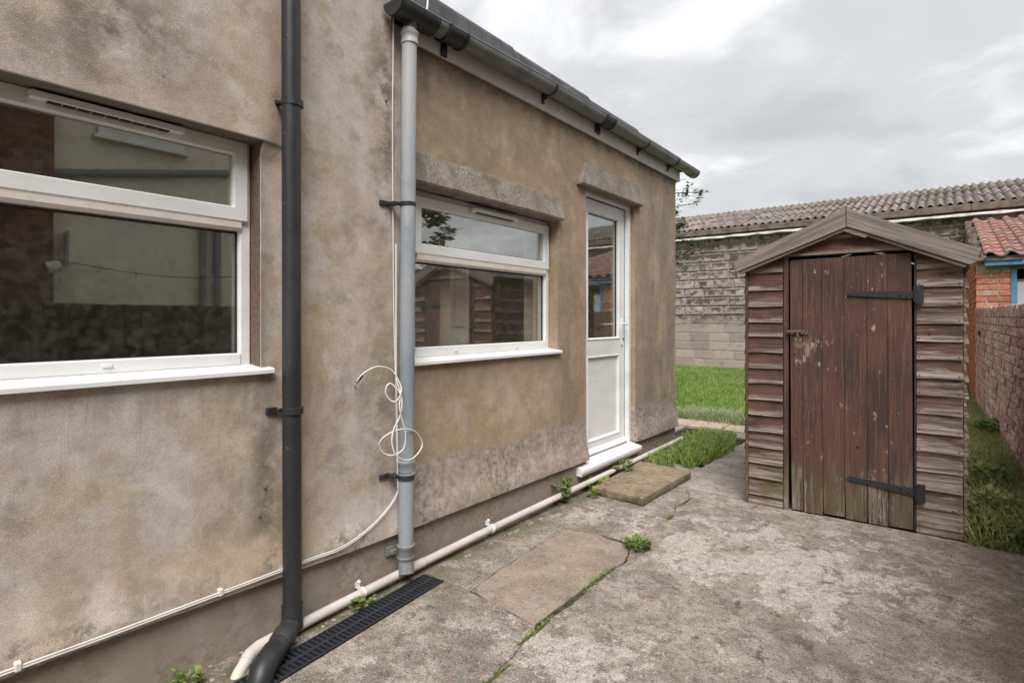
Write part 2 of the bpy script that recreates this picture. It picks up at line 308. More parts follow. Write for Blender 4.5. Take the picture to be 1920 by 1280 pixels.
def lawnmat():
    m = Mt('lawn_ground', .95, .1); m.col(m.mix((.09, .17, .03), (.13, .23, .05), m.ss(m.no(9, 6, .7), .4, .62))); m.bump(m.no(60, 3, .7), .02, 1); return m.m
M['lawn'] = lawnmat(); M['silt'] = simple('pale_channel_silt', (.34, .31, .27), .8, .3, .3, 30, .003, (.1, .09, .07))
def blade(name, a, b, dry=.12):
    m = Mt(name, .6, .25); n = m.no(55, 2, .5)
    c = m.mix(a, b, m.ss(m.no(1.3, 4, .6), .35, .65)); c = m.mix(c, tuple(v*.5 for v in a), m.ma('MULTIPLY', m.nc(6, 5, .7, lo=.5, hi=.62), .7)); c = m.mix(c, (b[0]*1.7+.05, b[1]*1.3+.05, b[2]*1.6+.04), m.ma('MULTIPLY', m.ss(n, .48, .62), .6)); c = m.mix(c, (.40, .42, .16), m.ma('MULTIPLY', m.nc(3.1, 6, .7, m.vec((1, 1, 1)), lo=.54, hi=.66), .45))
    c = m.mix(c, (.26, .22, .09), m.ma('MULTIPLY', m.ss(m.no(33, 2, .5), .58, .66), dry))
    m.col(c); m.b.inputs['Subsurface Weight'].default_value = 0
    tl = m.t.nodes.new('ShaderNodeBsdfTranslucent'); m.L(c, tl.inputs[0]); mx = m.t.nodes.new('ShaderNodeMixShader'); mx.inputs[0].default_value = .35
    o = m.t.nodes['Material Output']; m.L(m.b.outputs[0], mx.inputs[1]); m.L(tl.outputs[0], mx.inputs[2]); m.L(mx.outputs[0], o.inputs[0])
    return m.m
M['grass'] = blade('bright_grass', (.19, .31, .06), (.28, .40, .105), .8)
M['straw'] = blade('pale_long_grass', (.32, .42, .20), (.42, .50, .28), .5)
M['grass_dark'] = blade('rank_grass', (.24, .32, .09), (.40, .44, .19), 1.0)
M['weed'] = blade('weed_leaves', (.125, .215, .045), (.20, .29, .075), .4)
M['leaf'] = blade('tree_leaves', (.06, .10, .03), (.10, .15, .05), .5)
M['moss'] = simple('green_moss', (.10, .125, .03), .95, .1, .3, 40, .004)
M['yellow'] = simple('yellow_petals', (.75, .5, .03), .7, .2)
M['bark'] = simple('tree_bark', (.12, .095, .07), .9, .1, .3, 20, .004)
def brickmat(name, cols, mort=(.45, .40, .34), wash=.45):
    m = Mt(name, .92, .15)
    c = m.ramp(m.rnd, *cols); n = m.no(14, 5, .65)
    c = m.mix(c, m.mix((.6, .6, .6), (1.35, 1.3, 1.3), n), .8, 'MULTIPLY')
    c = m.mix(c, mort, m.ma('MULTIPLY', m.ss(m.no(19, 7, .75, m.vec((1, 1, 1), 4)), .49, .62), wash))
    c = m.mix(c, (.06, .05, .045), m.ma('MULTIPLY', m.ss(m.no(6, 6, .7, m.vec((1, 1, 1), 2)), .58, .70), .5))
    m.col(c); m.bump(m.no(70, 5, .7), .004, .9); return m.m
M['brick'] = brickmat('red_brick', [(0, (.48, .225, .175)), (.4, (.62, .33, .26)), (.7, (.36, .17, .14)), (1, (.64, .41, .335))], (.82, .75, .68), 1.0)
M['brick_orange'] = brickmat('orange_brick', [(0, (.48, .16, .095)), (.5, (.58, .215, .135)), (.8, (.36, .15, .105)), (1, (.52, .30, .22))], (.5, .42, .35), .6)
def brickmass(name, a, b):
    m = Mt(name, .92, .15); v = m.t.nodes.new('ShaderNodeTexVoronoi'); m.L(m.vec((5, 5, 13.3)), v.inputs['Vector']); v.inputs['Scale'].default_value = 1
    s2 = m.t.nodes.new('ShaderNodeSeparateXYZ'); m.L(v.outputs['Color'], s2.inputs[0])
    c = m.mix(a, b, s2.outputs[0]); c = m.mix(c, (.42, .36, .30), m.ma('MULTIPLY', m.ss(m.no(19, 7, .75), .54, .64), .4)); m.col(c); m.bump(m.no(70, 5, .7), .004, .9); return m.m
M['brick_mass'] = brickmass('red_brick_mass', (.46, .23, .18), (.60, .34, .27)); M['brick_orange_mass'] = brickmass('orange_brick_mass', (.46, .12, .055), (.36, .15, .09))
M['brick_shade_tint'] = brickmass('shade_tinted_brick', (.045, .035, .03), (.075, .055, .045)); M['brick_old'] = brickmass('old_dark_brick', (.20, .095, .06), (.10, .055, .04))  # first: shade on the near wall stretch put into the brick colour
M['mortar'] = simple('lime_mortar', (.50, .45, .385), .95, .1, .25, 14, .004, (.13, .12, .09))
def blockmat(rock):
    m = Mt('rock_faced_block' if rock else 'plain_block', .93, .15)
    tcn = m.t.nodes.new('ShaderNodeTexCoord'); s2 = m.t.nodes.new('ShaderNodeSeparateXYZ'); m.L(tcn.outputs['Object'], s2.inputs[0])
    c = m.mix((.43, .35, .305), (.31, .252, .222), m.rnd); c = m.mix(c, (.38, .34, .29), m.ma('MULTIPLY', m.ss(m.no(3, 5, .6), .5, .7), .5))
    n = m.no(5.5, 6, .7, m.vec((1, 1, 1.4), 3))
    if rock:
        n = m.ma('ADD', n, m.ma('MULTIPLY', m.ss(s2.outputs[2], -.06, .07), .12)); n = m.ma('ADD', n, m.ma('MULTIPLY', m.ma('ABSOLUTE', s2.outputs[0]), -.35))
        n = m.ma('ADD', n, m.ma('MULTIPLY', m.ss(m.z, 1.2, 2.9), .08)); n = m.ma('ADD', n, m.ma('MULTIPLY', m.rnd, .07))
        f = m.ma('MULTIPLY', m.ss(n, .55, .66), m.ss(m.ma('ABSOLUTE', s2.outputs[2]), .10, .065))
    else: f = m.ma('ADD', m.ma('MULTIPLY', m.ss(n, .56, .72), .6), m.ma('MULTIPLY', m.ma('MULTIPLY', m.ss(m.z, 1.0, 1.3), m.ss(n, .35, .6)), .8), clamp=True)
    c = m.mix(c, (.07, .065, .056), m.ma('MULTIPLY', f, .85))
    m.col(c); m.bump(m.no(28, 5, .7), .012, .8); return m.m
M['rock'] = blockmat(True); M['block'] = blockmat(False)
def sheet():
    m = Mt('lichened_fibre_cement', .95, .1); n = m.no(7, 7, .7, m.vec((1, .6, 1), 6))
    c = m.mix((.27, .23, .20), (.14, .118, .10), m.ss(n, .42, .6))
    tcn = m.t.nodes.new('ShaderNodeTexCoord'); s3 = m.t.nodes.new('ShaderNodeSeparateXYZ'); m.L(tcn.outputs['Object'], s3.inputs[0]); c = m.mix(c, (.40, .37, .33), m.ma('MULTIPLY', m.ss(m.no(21, 5, .7), .56, .66), .6))
    c = m.mix(c, (.07, .065, .05), m.ma('MULTIPLY', m.ss(m.no(13, 5, .7, m.vec((1, 1, 1), 9)), .58, .7), .7))
    c = m.mix(c, m.mix((.7, .7, .7), (1.2, 1.2, 1.2), m.rnd), .7, 'MULTIPLY')
    c = m.mix(c, (.06, .052, .042), m.ma('MULTIPLY', m.ss(s3.outputs[2], .0, -.028), .8))
    m.col(c); m.bump(m.no(40, 4, .7), .008, .8); return m.m
M['sheet'] = sheet()
def tile():
    m = Mt('clay_pantile', .88, .2); c = m.ramp(m.rnd, (0, (.31, .155, .125)), (.5, (.37, .205, .165)), (.75, (.26, .16, .135)), (1, (.36, .245, .20)))
    c = m.mix(c, (.30, .27, .22), m.ma('MULTIPLY', m.ss(m.no(16, 6, .7), .52, .66), .6)); c = m.mix(c, (.08, .055, .045), m.ma('MULTIPLY', m.ss(m.no(9, 6, .7), .56, .68), .6))
    m.col(c); m.bump(m.no(50, 4, .7), .004, .8); return m.m
M['tile'] = tile()
M['blue'] = simple('faded_blue_paint', (.10, .27, .46), .6, .3, .15, 12, .001, (.22, .25, .27))
M['panel_grey'] = simple('grey_sheet_panel', (.50, .50, .51), .7, .3, .05, 4)
M['flash'] = simple('white_flashing', (.62, .59, .55), .8, .2, .18, 6, .003, (.25, .22, .18))
M['eave'] = simple('lichened_eave_board', (.21, .175, .135), .9, .1, .25, 5, .006, (.12, .125, .06))
M['white_letter'] = simple('white_lettering', (.8, .82, .85), .6, .2, .02)

# ------------------------------------------------------------ mesh helpers
class MB:
    def __init__(s): s.v = []; s.f = []
    def add(s, vs, fs):
        n = len(s.v); s.v += [tuple(v) for v in vs]; s.f += [tuple(n+i for i in f) for f in fs]; return s
    def box(s, x0, x1, y0, y1, z0, z1):
        return s.add([(x0,y0,z0),(x1,y0,z0),(x1,y1,z0),(x0,y1,z0),(x0,y0,z1),(x1,y0,z1),(x1,y1,z1),(x0,y1,z1)],
                     [(0,3,2,1),(4,5,6,7),(0,1,5,4),(1,2,6,5),(2,3,7,6),(3,0,4,7)])
    def prism(s, poly, axis, a, b):                         # poly in the other two axes, extruded a..b
        mk = {'x': lambda p, t: (t, p[0], p[1]), 'y': lambda p, t: (p[0], t, p[1]), 'z': lambda p, t: (p[0], p[1], t)}[axis]
        n = len(poly); return s.add([mk(p, a) for p in poly] + [mk(p, b) for p in poly],
            [tuple(range(n))[::-1], tuple(range(n, 2*n))] + [(i, (i+1) % n, n+(i+1) % n, n+i) for i in range(n)])
    def tube(s, pts, r, n=10, caps=True, smooth=0):
        pts = [Vector(p) for p in pts]
        if smooth:
            q = []
            for i in range(len(pts)-1):
                a, b, c, d = pts[max(i-1, 0)], pts[i], pts[i+1], pts[min(i+2, len(pts)-1)]
                for k in range(smooth):
                    t = k/smooth; q.append(.5*((2*b)+(c-a)*t+(2*a-5*b+4*c-d)*t*t+(3*b-a-3*c+d)*t**3))
            pts = q + [pts[-1]]
        rr = r if isinstance(r, (list, tuple)) else [r]*len(pts)
        T = [(pts[min(i+1, len(pts)-1)]-pts[max(i-1, 0)]).normalized() for i in range(len(pts))]
        u = T[0].orthogonal().normalized(); vs = []
        for p, t, q in zip(pts, T, rr):
            u = (u - t*u.dot(t)).normalized(); w = t.cross(u)
            vs += [p + (u*math.cos(2*math.pi*j/n) + w*math.sin(2*math.pi*j/n))*q for j in range(n)]
        fs = [(i*n+j, i*n+(j+1) % n, (i+1)*n+(j+1) % n, (i+1)*n+j) for i in range(len(pts)-1) for j in range(n)]
        if caps: fs += [tuple(range(n))[::-1], tuple(range((len(pts)-1)*n, len(pts)*n))]
        return s.add(vs, fs)
    def mesh(s, name, m, bevel=0, smooth=False, seg=1):
        me = bpy.data.meshes.new(name); me.from_pydata(s.v, [], s.f); me.validate()
        b = bmesh.new(); b.from_mesh(me); bmesh.ops.recalc_face_normals(b, faces=b.faces)
        if bevel: bmesh.ops.bevel(b, geom=list(b.edges), offset=bevel, segments=seg, affect='EDGES', clamp_overlap=True)
        b.to_mesh(me); b.free()
        if smooth:
            for p in me.polygons: p.use_smooth = True
            try: me.set_sharp_from_angle(angle=R(40))
            except Exception: pass
        me.materials.append(m); return me
    def build(s, name, m, parent=None, **k): return link(name, s.mesh(name, m, **k), parent)
def link(name, me, parent=None, loc=None, rot=None):
    o = bpy.data.objects.new(name, me); COL.objects.link(o)
    if parent: o.parent = parent
    if loc: o.location = loc
    if rot: o.rotation_euler = rot
    return o
def tag(o, label=None, cat=None, group=None, kind=None):
    for k_, v in (('label', label), ('category', cat), ('group', group), ('kind', kind)):
        if v: o[k_] = v
    return o
def empty(name, loc=(0, 0, 0), rz=0, **k):
    o = bpy.data.objects.new(name, None); o.empty_display_size = .2; COL.objects.link(o); o.location = loc; o.rotation_euler = (0, 0, rz); return tag(o, **k)
def bx(name, m, parent, *d, bevel=0): return MB().box(*d).build(name, m, parent, bevel=bevel)
def nz(x, y, z=0, s=1): return noise.noise(Vector((x*s, y*s, z*s)))
def sst(a, b, v):
    t = min(max((v-a)/(b-a), 0), 1); return t*t*(3-2*t)

def ring(y0, y1, z0, z1, w, x0, x1, m, nm, par, slope=.006):
    """mitred rail ring with a chamfered inner edge"""
    b = MB(); o = [(y0, z0), (y1, z0), (y1, z1), (y0, z1)]; i1 = [(y0+w, z0+w), (y1-w, z0+w), (y1-w, z1-w), (y0+w, z1-w)]; i2 = [(y0+w-slope, z0+w-slope), (y1-w+slope, z0+w-slope), (y1-w+slope, z1-w+slope), (y0+w-slope, z1-w+slope)]
    vs = [(x0, *p) for p in o] + [(x1-.004, *p) for p in o] + [(x1, p[0]+s1*.004, p[1]+s2*.004) for p, (s1, s2) in zip(o, ((1, 1), (-1, 1), (-1, -1), (1, -1)))] + [(x1, *p) for p in i2] + [(x1-.012, *p) for p in i1] + [(x0, *p) for p in i1]
    fs = [(r*4+k_, r*4+(k_+1) % 4, (r+1)*4+(k_+1) % 4, (r+1)*4+k_) for r in range(5) for k_ in range(4)] + [(20+k_, 20+(k_+1) % 4, (k_+1) % 4, k_) for k_ in range(4)]
    return b.add(vs, fs).build(nm, m, par)

# ------------------------------------------------------------ ground, yard, path, lawn
def hlawn(x, y):
    a = .15*sst(6.8, 11.5, y); b = .17*sst(4.0, 6.3, y)
    w = sst(1.9, 2.2, x); return a*(1-w) + max(a, b)*w
tag(bx('ground', M['soil'], None, -150, 150, -150, 150, -.5, -.09), kind='structure')
tag(bx('yard_bed', M['crack_soil'], None, .31, 2.9, -3, 4.0, -.089, -.007), kind='structure')
mb = MB(); xs = np.linspace(-9, 6.5, 63); ys = np.linspace(3.94, 15, 60)
for i in range(62):
    for j in range(59):
        xm, ym = (xs[i]+xs[i+1])/2, (ys[j]+ys[j+1])/2
        if xm < 1.12 and ym < 6.8: continue
        q = [(xs[i], ys[j]), (xs[i+1], ys[j]), (xs[i+1], ys[j+1]), (xs[i], ys[j+1])]
        mb.add([(a, b, hlawn(a, b) - .02 + .03*nz(a, b, 0, .9)*sst(6.8, 8, b)) for a, b in q], [(0, 1, 2, 3)])
tag(mb.build('lawn', M['lawn'], smooth=True), kind='structure')
tag(bx('path_bed', M['soil'], None, -.9, 1.3, 3.9, 6.95, -.08, -.022), kind='structure')
def jag(p, q, n=8, a=.012):
    p, q = Vector(p), Vector(q); r = []
    for i in range(n):
        t = i/n; v = p.lerp(q, t); d = (q-p).normalized(); k = a*(nz(v.x*9, v.y*9, 3.3) * (0 if i == 0 else 1)); r.append((v.x - d.y*k, v.y + d.x*k))
    return r
def poly(pts, n=7, a=.012, skip=()):
    r = []
    for i in range(len(pts)): r += jag(pts[i], pts[(i+1) % len(pts)], 1 if i in skip else n, a)
    return r
crack = [(.79, -3), (.80, 0), (.84, 1.2), (.852, 1.466), (.79, 1.835), (.80, 2.1), (.775, 2.339), (.80, 2.62), (.74, 2.8), (.70, 3.05), (.745, 3.35), (.68, 3.6), (.69, 3.80), (.60, 4.02)]
def rough_line(pts, n=6, a=.012):
    r = []
    for i in range(len(pts)-1): r += jag(pts[i], pts[i+1], n, a)
    return r + [pts[-1]]
cr = rough_line(crack, 9, .02)
far = rough_line([(1.02, 4.02), (2.15, 4.0), (2.44, 3.965), (2.65, 3.95)], 6, .02)
right_slab = [(x+.002, y) for x, y in cr] + far + [(2.9, -3)]
tag(MB().prism(right_slab, 'z', -.085, 0).build('concrete_yard', M['concrete'], bevel=0), kind='structure')
pt = rough_line([(.376, 1.898), (.55, 1.868), (.766, 1.842), (.768, 2.339), (.787, 2.62), (.735, 2.80), (.50, 2.847), (.322, 2.805), (.325, 2.50), (.342, 2.15), (.376, 1.898)], 9, .016)[:-1]
tag(MB().prism(pt, 'z', -.08, -.001).build('concrete_patch', M['patch']), kind='structure')
# left strip wraps round the patch
a1 = [(x-.003, y) for x, y in cr if y < 1.80]
left_a = [(.298, -3)] + a1 + [(.775, 1.835), (.37, 1.888)] + [(.212, 1.89), (.298, .9)]
tag(MB().prism(left_a, 'z', -.085, -.0005).build('concrete_strip', M['concrete']), kind='structure')
a2 = [(x-.003, y) for x, y in cr if y > 2.86]
left_b = [(-.05, 1.892), (.205, 1.892), (.37, 1.896)] + rough_line([(.337, 2.15), (.322, 2.5), (.317, 2.808)], 5, .008) + [(.5, 2.85), (.69, 2.86)] + a2 + [(.59, 4.03), (-.05, 4.03)]
tag(MB().prism(left_b, 'z', -.085, -.0015).build('concrete_strip', M['concrete']), kind='structure')
tag(MB().prism([(-.05, -3), (.16, -3), (.165, .9), (.078, 1.89), (-.05, 1.89)], 'z', -.085, -.004).build('concrete_strip', M['concrete']), kind='structure')
# path of slabs
path = empty('path', (0, 0, 0), kind='structure')
def slab(x0, x1, y0, y1, m, z=.0, t=.05, j=.006, par=path, nm='paving_slab'):
    p = poly([(x0, y0), (x1, y0), (x1, y1), (x0, y1)], 4, j); o = MB().prism(p, 'z', z-t, z).build(nm, m, par, bevel=.004); return o
for k_, (y0, y1) in enumerate([(4.045, 4.585), (4.595, 5.165), (5.175, 5.76)]):
    slab(.485, 1.12, y0, y1, M['paver'], .002*k_)
slab(.50, 1.12, 5.77, 6.12, M['paver_warm'], .004); slab(-.02, .49, 6.13, 6.38, M['paver'], -.004); slab(.50, 1.12, 6.13, 6.38, M['paver'], -.002)
slab(-.9, -.28, 6.02, 6.38, M['paver'], 0); slab(-.9, -.42, 6.39, 6.8, M['paver_warm'], .01); slab(-.41, .10, 6.39, 6.82, M['paver_warm'], .012); slab(.11, .62, 6.40, 6.80, M['paver_warm'], .006); slab(.63, 1.15, 6.40, 6.80, M['paver_warm'], .0)
slab(-.02, .515, 4.36, 4.70, M['paver'], -.008)
# doorstep
st = empty('doorstep', (.30, 3.9, 0), label='thick mossy doorstep slab below the white door, cracked across', cat='step')
def rel(o, p):                                             # geometry written in place, origin kept at the thing's base
    o.location = tuple(-c for c in p.location); return o
rel(MB().prism(poly([(.115, 3.475), (.507, 3.458), (.522, 3.978), (.10, 3.985)], 5, .006), 'z', -.0, .058).build('slab', M['step'], st, bevel=.006), st)
rel(MB().prism(poly([(.10, 3.990), (.522, 3.983), (.533, 4.287), (.078, 4.35)], 5, .006), 'z', -.0, .060).build('slab', M['step'], st, bevel=.006), st)

# ------------------------------------------------------------ grass and plants
def blades(name, m, bases, h, w, lean=.5, parent=None):
    n = len(bases); ang = rng.uniform(0, 2*math.pi, n); hh = h*rng.uniform(.5, 1.3, n); ww = w*rng.uniform(.6, 1.3, n)
    la = rng.uniform(0, 2*math.pi, n); lm = lean*rng.uniform(.2, 1, n)*hh
    px, py = np.cos(ang)*ww/2, np.sin(ang)*ww/2; lx, ly = np.cos(la)*lm, np.sin(la)*lm; B = bases
    V = np.empty((n, 5, 3))
    V[:, 0] = B + np.c_[px, py, np.zeros(n)]; V[:, 1] = B - np.c_[px, py, np.zeros(n)]
    mid = B + np.c_[lx*.35, ly*.35, hh*.6]
    V[:, 2] = mid - np.c_[px, py, np.zeros(n)]*.8; V[:, 3] = mid + np.c_[px, py, np.zeros(n)]*.8
    V[:, 4] = B + np.c_[lx, ly, hh*(1-.25*lm/np.maximum(hh, 1e-4))]
    me = bpy.data.meshes.new(name); me.vertices.add(n*5); me.vertices.foreach_set('co', V.reshape(-1))
    idx = np.arange(n)[:, None]*5; loops = np.concatenate([idx+np.array([[0, 1, 2, 3]]), idx+np.array([[3, 2, 4]])], 1).reshape(-1)
    me.loops.add(n*7); me.loops.foreach_set('vertex_index', loops.astype(np.int32)); me.polygons.add(n*2)
    stt = np.empty((n, 2), np.int32); stt[:, 0] = np.arange(n)*7; stt[:, 1] = stt[:, 0]+4
    me.polygons.foreach_set('loop_start', stt.reshape(-1)); me.update(calc_edges=True); me.validate(); me.materials.append(m)
    return link(name, me, parent)
def scatter(n, f, z=hlawn, zo=-.02):
    P = np.array([f() for _ in range(n)]); zc = np.array([z(a, b) for a, b in P]) + zo; return np.c_[P, zc]
def lawn_pt():
    while True:
        y = 6.83 + (13-6.83)*random.random()**1.35; xl, xr = 1.2-.38*y-1.2, .35-.2*(y-6.8)+1.0
        x = random.uniform(xl, xr)
        if nz(x, y, 5, 1.6) + .8 > random.random()*.9: return x, y
tag(blades('grass', M['grass'], scatter(60000, lawn_pt), .065, .008, .8), 'short bright green lawn grass running back to the block wall', 'grass', kind='stuff')
tag(blades('long_grass', M['straw'], scatter(2600, lambda: (random.gauss(-.12, .33), random.gauss(7.0, .12))), .16, .007, 1.1), 'longer pale grass tuft drooping over the lawn edge', 'grass', kind='stuff')
def strip_pt():
    while True:
        y = 3.98 + 5.3*random.random()**1.3; x = random.uniform(2.20, 2.62)
        if x < 2.555-.03*(y-5.37): return x, y
tag(blades('verge_grass', M['grass_dark'], scatter(19000, strip_pt), .085, .007, 1.1), 'rough grass in the gap between the shed and the brick wall', 'grass', kind='stuff')
tag(blades('verge_grass', M['grass_dark'], scatter(1800, lambda: (random.uniform(2.24, 2.58), random.uniform(3.99, 4.7))), .22, .008, .9), 'tall dark grass at the front corner beside the shed', 'grass', kind='stuff')
def patch_pt():
    while True:
        x, y = random.uniform(-.02, .52), random.uniform(4.38, 6.1)
        if nz(x, y, 8, 9) > -.35 + .5*(random.random()-.5) and ((x-.2)/.31)**2 + ((y-5.25)/.93)**2 < 1 + .5*nz(x, y, 1, 5) and not (x > .3 and y < 4.6): return x, y
tag(blades('grass_patch', M['grass'], scatter(3600, patch_pt, lambda a, b: .0, -.01), .115, .009, 1.3), 'clump of grass between the waste pipe and the path slabs', 'grass', kind='stuff')
def leaves(n, c, rad, h, size, shape=(1, 1), up=.4, mbx=None):
    b = mbx or MB()
    for _ in range(n):
        a = random.uniform(0, 6.283); r = rad*math.sqrt(random.random()); z = h*random.random()**.8
        p = Vector((c[0]+math.cos(a)*r, c[1]+math.sin(a)*r, c[2]+z)); d = Vector((math.cos(a+random.uniform(-.9, .9)), math.sin(a+random.uniform(-.9, .9)), random.uniform(-.2, up+.4))).normalized()
        s_ = d.cross(Vector((random.uniform(-.4, .4), random.uniform(-.4, .4), 1))).normalized(); l = size*random.uniform(.6, 1.25); w = l*.34*shape[1]; nrm = s_.cross(d)
        b.add([p, p+d*l*.4+s_*w+nrm*l*.08, p+d*l, p+d*l*.4-s_*w+nrm*l*.08, p+d*l*.5-nrm*l*.02], [(0, 4, 1), (1, 4, 2), (2, 4, 3), (3, 4, 0)])
    return b
def weed(loc, n, rad, h, size, label, cat='weed', shape=(1, 1), mat='weed', stems=5):
    r = empty('weed', loc, label=label, cat=cat)
    leaves(n, (0, 0, 0), rad, h, size, shape).build('foliage', M[mat], r)
    b = MB()
    for _ in range(stems): a = random.uniform(0, 6.28); b.tube([(0, 0, -.01), (math.cos(a)*rad*.4, math.sin(a)*rad*.4, h*.6), (math.cos(a)*rad*.8, math.sin(a)*rad*.8, h)], .0015, 4)
    b.build('stem', M[mat], r); return r
weed((.775, 2.80, 0), 210, .06, .045, .028, 'largest green weed growing at the crack in the middle of the yard')
for p, nn, rx, ry, hh, lb in [((.785, 2.36, 0), 120, .010, .085, .022, 'low strip of weed in the crack beside the brown concrete patch'),
                          ((.80, 1.80, 0), 45, .006, .09, .010, 'thin moss and weed in the crack below the brown patch'),
                          ((.85, 1.42, 0), 45, .005, .14, .009, 'thin line of weed in the crack nearest the camera'),
                          ((.735, 3.36, 0), 45, .012, .04, .014, 'small weed in the crack towards the shed'),
                          ((.70, 3.72, 0), 28, .018, .10, .008, 'sparse mossy growth where the crack meets the path')]:
    r = empty('crack_weed', p, label=lb, cat='weed'); b = MB()
    for _ in range(nn):
        q = (random.gauss(0, rx), random.gauss(0, ry), 0)
        leaves(1, q, .004, hh, .013, mbx=b)
    b.build('foliage', M['weed'], r)
    g = MB().tube([(0, -ry*1.6, -.006), (.004, 0, -.001), (0, ry*1.6, -.006)], [.004, .010, .004], 7); g.build('moss_cushion', M['moss'], r, smooth=True)
weed((.02, 3.20, 0), 75, .06, .13, .05, 'leafy green weed climbing over the cream waste pipe below the window', shape=(1, 1.5))
weed((.075, 3.60, .0), 60, .09, .05, .06, 'straggling weed between the doorstep and the wall, left of the threshold')
weed((.085, 4.0, .03), 40, .06, .09, .07, 'upright pale weed growing by the middle of the door threshold', shape=(1, .8))
weed((.10, 1.50, 0), 26, .04, .045, .03, 'small clover weed beside the drain grate and pipe clip', shape=(1, 1.9))
weed((.06, .80, 0), 26, .04, .05, .03, 'small bright weed at the foot of the wall in the bottom corner', shape=(1, 1.4))
weed((.15, 3.44, 0), 26, .03, .04, .04, 'wispy weed against the front corner of the doorstep')
weed((2.47, 6.9, .17), 130, .13, .12, .06, 'small bushy plant at the foot of the far brick wall', 'plant', (1, 1.5))
weed((2.36, 5.0, .08), 160, .13, .16, .05, 'leafy weeds halfway along the gap beside the shed', 'weed', (1, 1.2), 'weed')
weed((2.40, 4.12, .0), 420, .13, .13, .04, 'tangled dark weeds beside the front corner of the shed', 'weed', (1, 1.0), 'grass_dark')
weed((2.33, 4.35, .02), 420, .12, .20, .038, 'bushy weeds growing against the side of the shed', 'weed', (1, 1.2), 'grass_dark')
weed((2.52, 4.02, .0), 260, .1, .12, .04, 'pale leafy weeds at the right edge beyond the concrete', 'weed', (1, 1.2), 'weed')
fl = empty('wild_flower', (-.02, 5.30, 0), label='small yellow wild flower at the end of the waste pipe', cat='flower')
for i in range(4):
    q = (random.uniform(-.03, .05), random.uniform(-.05, .05), random.uniform(.08, .13)); MB().tube([(0, 0, 0), (q[0]*.6, q[1]*.6, q[2]*.6), q], .0015, 4).build('stem', M['weed'], fl)
    b = MB()
    for k_ in range(6): a = k_*1.047; b.add([q, (q[0]+math.cos(a-.3)*.013, q[1]+math.sin(a-.3)*.013, q[2]+.004), (q[0]+math.cos(a)*.02, q[1]+math.sin(a)*.02, q[2]+.002), (q[0]+math.cos(a+.3)*.013, q[1]+math.sin(a+.3)*.013, q[2]+.004)], [(0, 1, 2, 3)])
    b.build('petals', M['yellow'], fl)
leaves(40, (0, 0, 0), .05, .06, .04).build('foliage', M['weed'], fl)
def tree(loc, h, cr, cz, nl, size, label, seed, nb=16, droop=.3):
    random.seed(seed); r = empty('young_tree', loc, label=label, cat='tree')
    tr = [(0, 0, -.1), (.05, .02, h*.35), (-.04, .05, h*.7), (.02, 0, h)]
    MB().tube(tr, [.05, .04, .028, .008], 8, smooth=0).build('trunk', M['bark'], r, smooth=True)
    b = MB(); lf = MB()
    for i in range(nb):
        z0 = cz - cr + (i/nb)*2*cr*.8; a = i*2.4 + random.uniform(-.4, .4); L = cr*random.uniform(.55, 1.15)
        p0 = Vector((0, 0, z0)); tip = Vector((math.cos(a)*L, math.sin(a)*L, z0 + random.uniform(.1, .7)*cr - droop*L*.3)); midp = p0.lerp(tip, .5) + Vector((0, 0, .12*cr))
        b.tube([p0, midp, tip], [.013, .008, .003], 5)
        for q in range(4):
            t0 = random.uniform(.3, .9); s0 = p0.lerp(tip, t0); e0 = s0 + Vector((random.uniform(-.3, .3), random.uniform(-.3, .3), random.uniform(-.1, .3)))*cr*.7; b.tube([s0, e0], [.004, .002], 4)
            for _ in range(nl//(nb*4)):
                w = s0.lerp(e0, random.random()) + Vector((random.gauss(0, .03), random.gauss(0, .03), random.gauss(0, .03)))*cr; leaves(1, w, .01, .02, size, (1, 1.3), -.2, lf)
    b.build('branches', M['bark'], r); lf.build('crown', M['leaf'], r); return r
tree((-1.50, 8.0, .03), 3.15, .92, 2.66, 5000, .05, 'thin leafy branches of a small tree showing behind the house corner', 11, 26)
tree((7.4, 8.6, 0), 3.6, 1.2, 3.0, 2600, .16, 'bushy tree seen only as a reflection in the far kitchen window', 5, 20)
tree((-1.25, 6.9, .02), 1.9, .38, 1.65, 260, .045, 'pale green sapling shoots poking past the house corner', 21, 8)
random.seed(99)

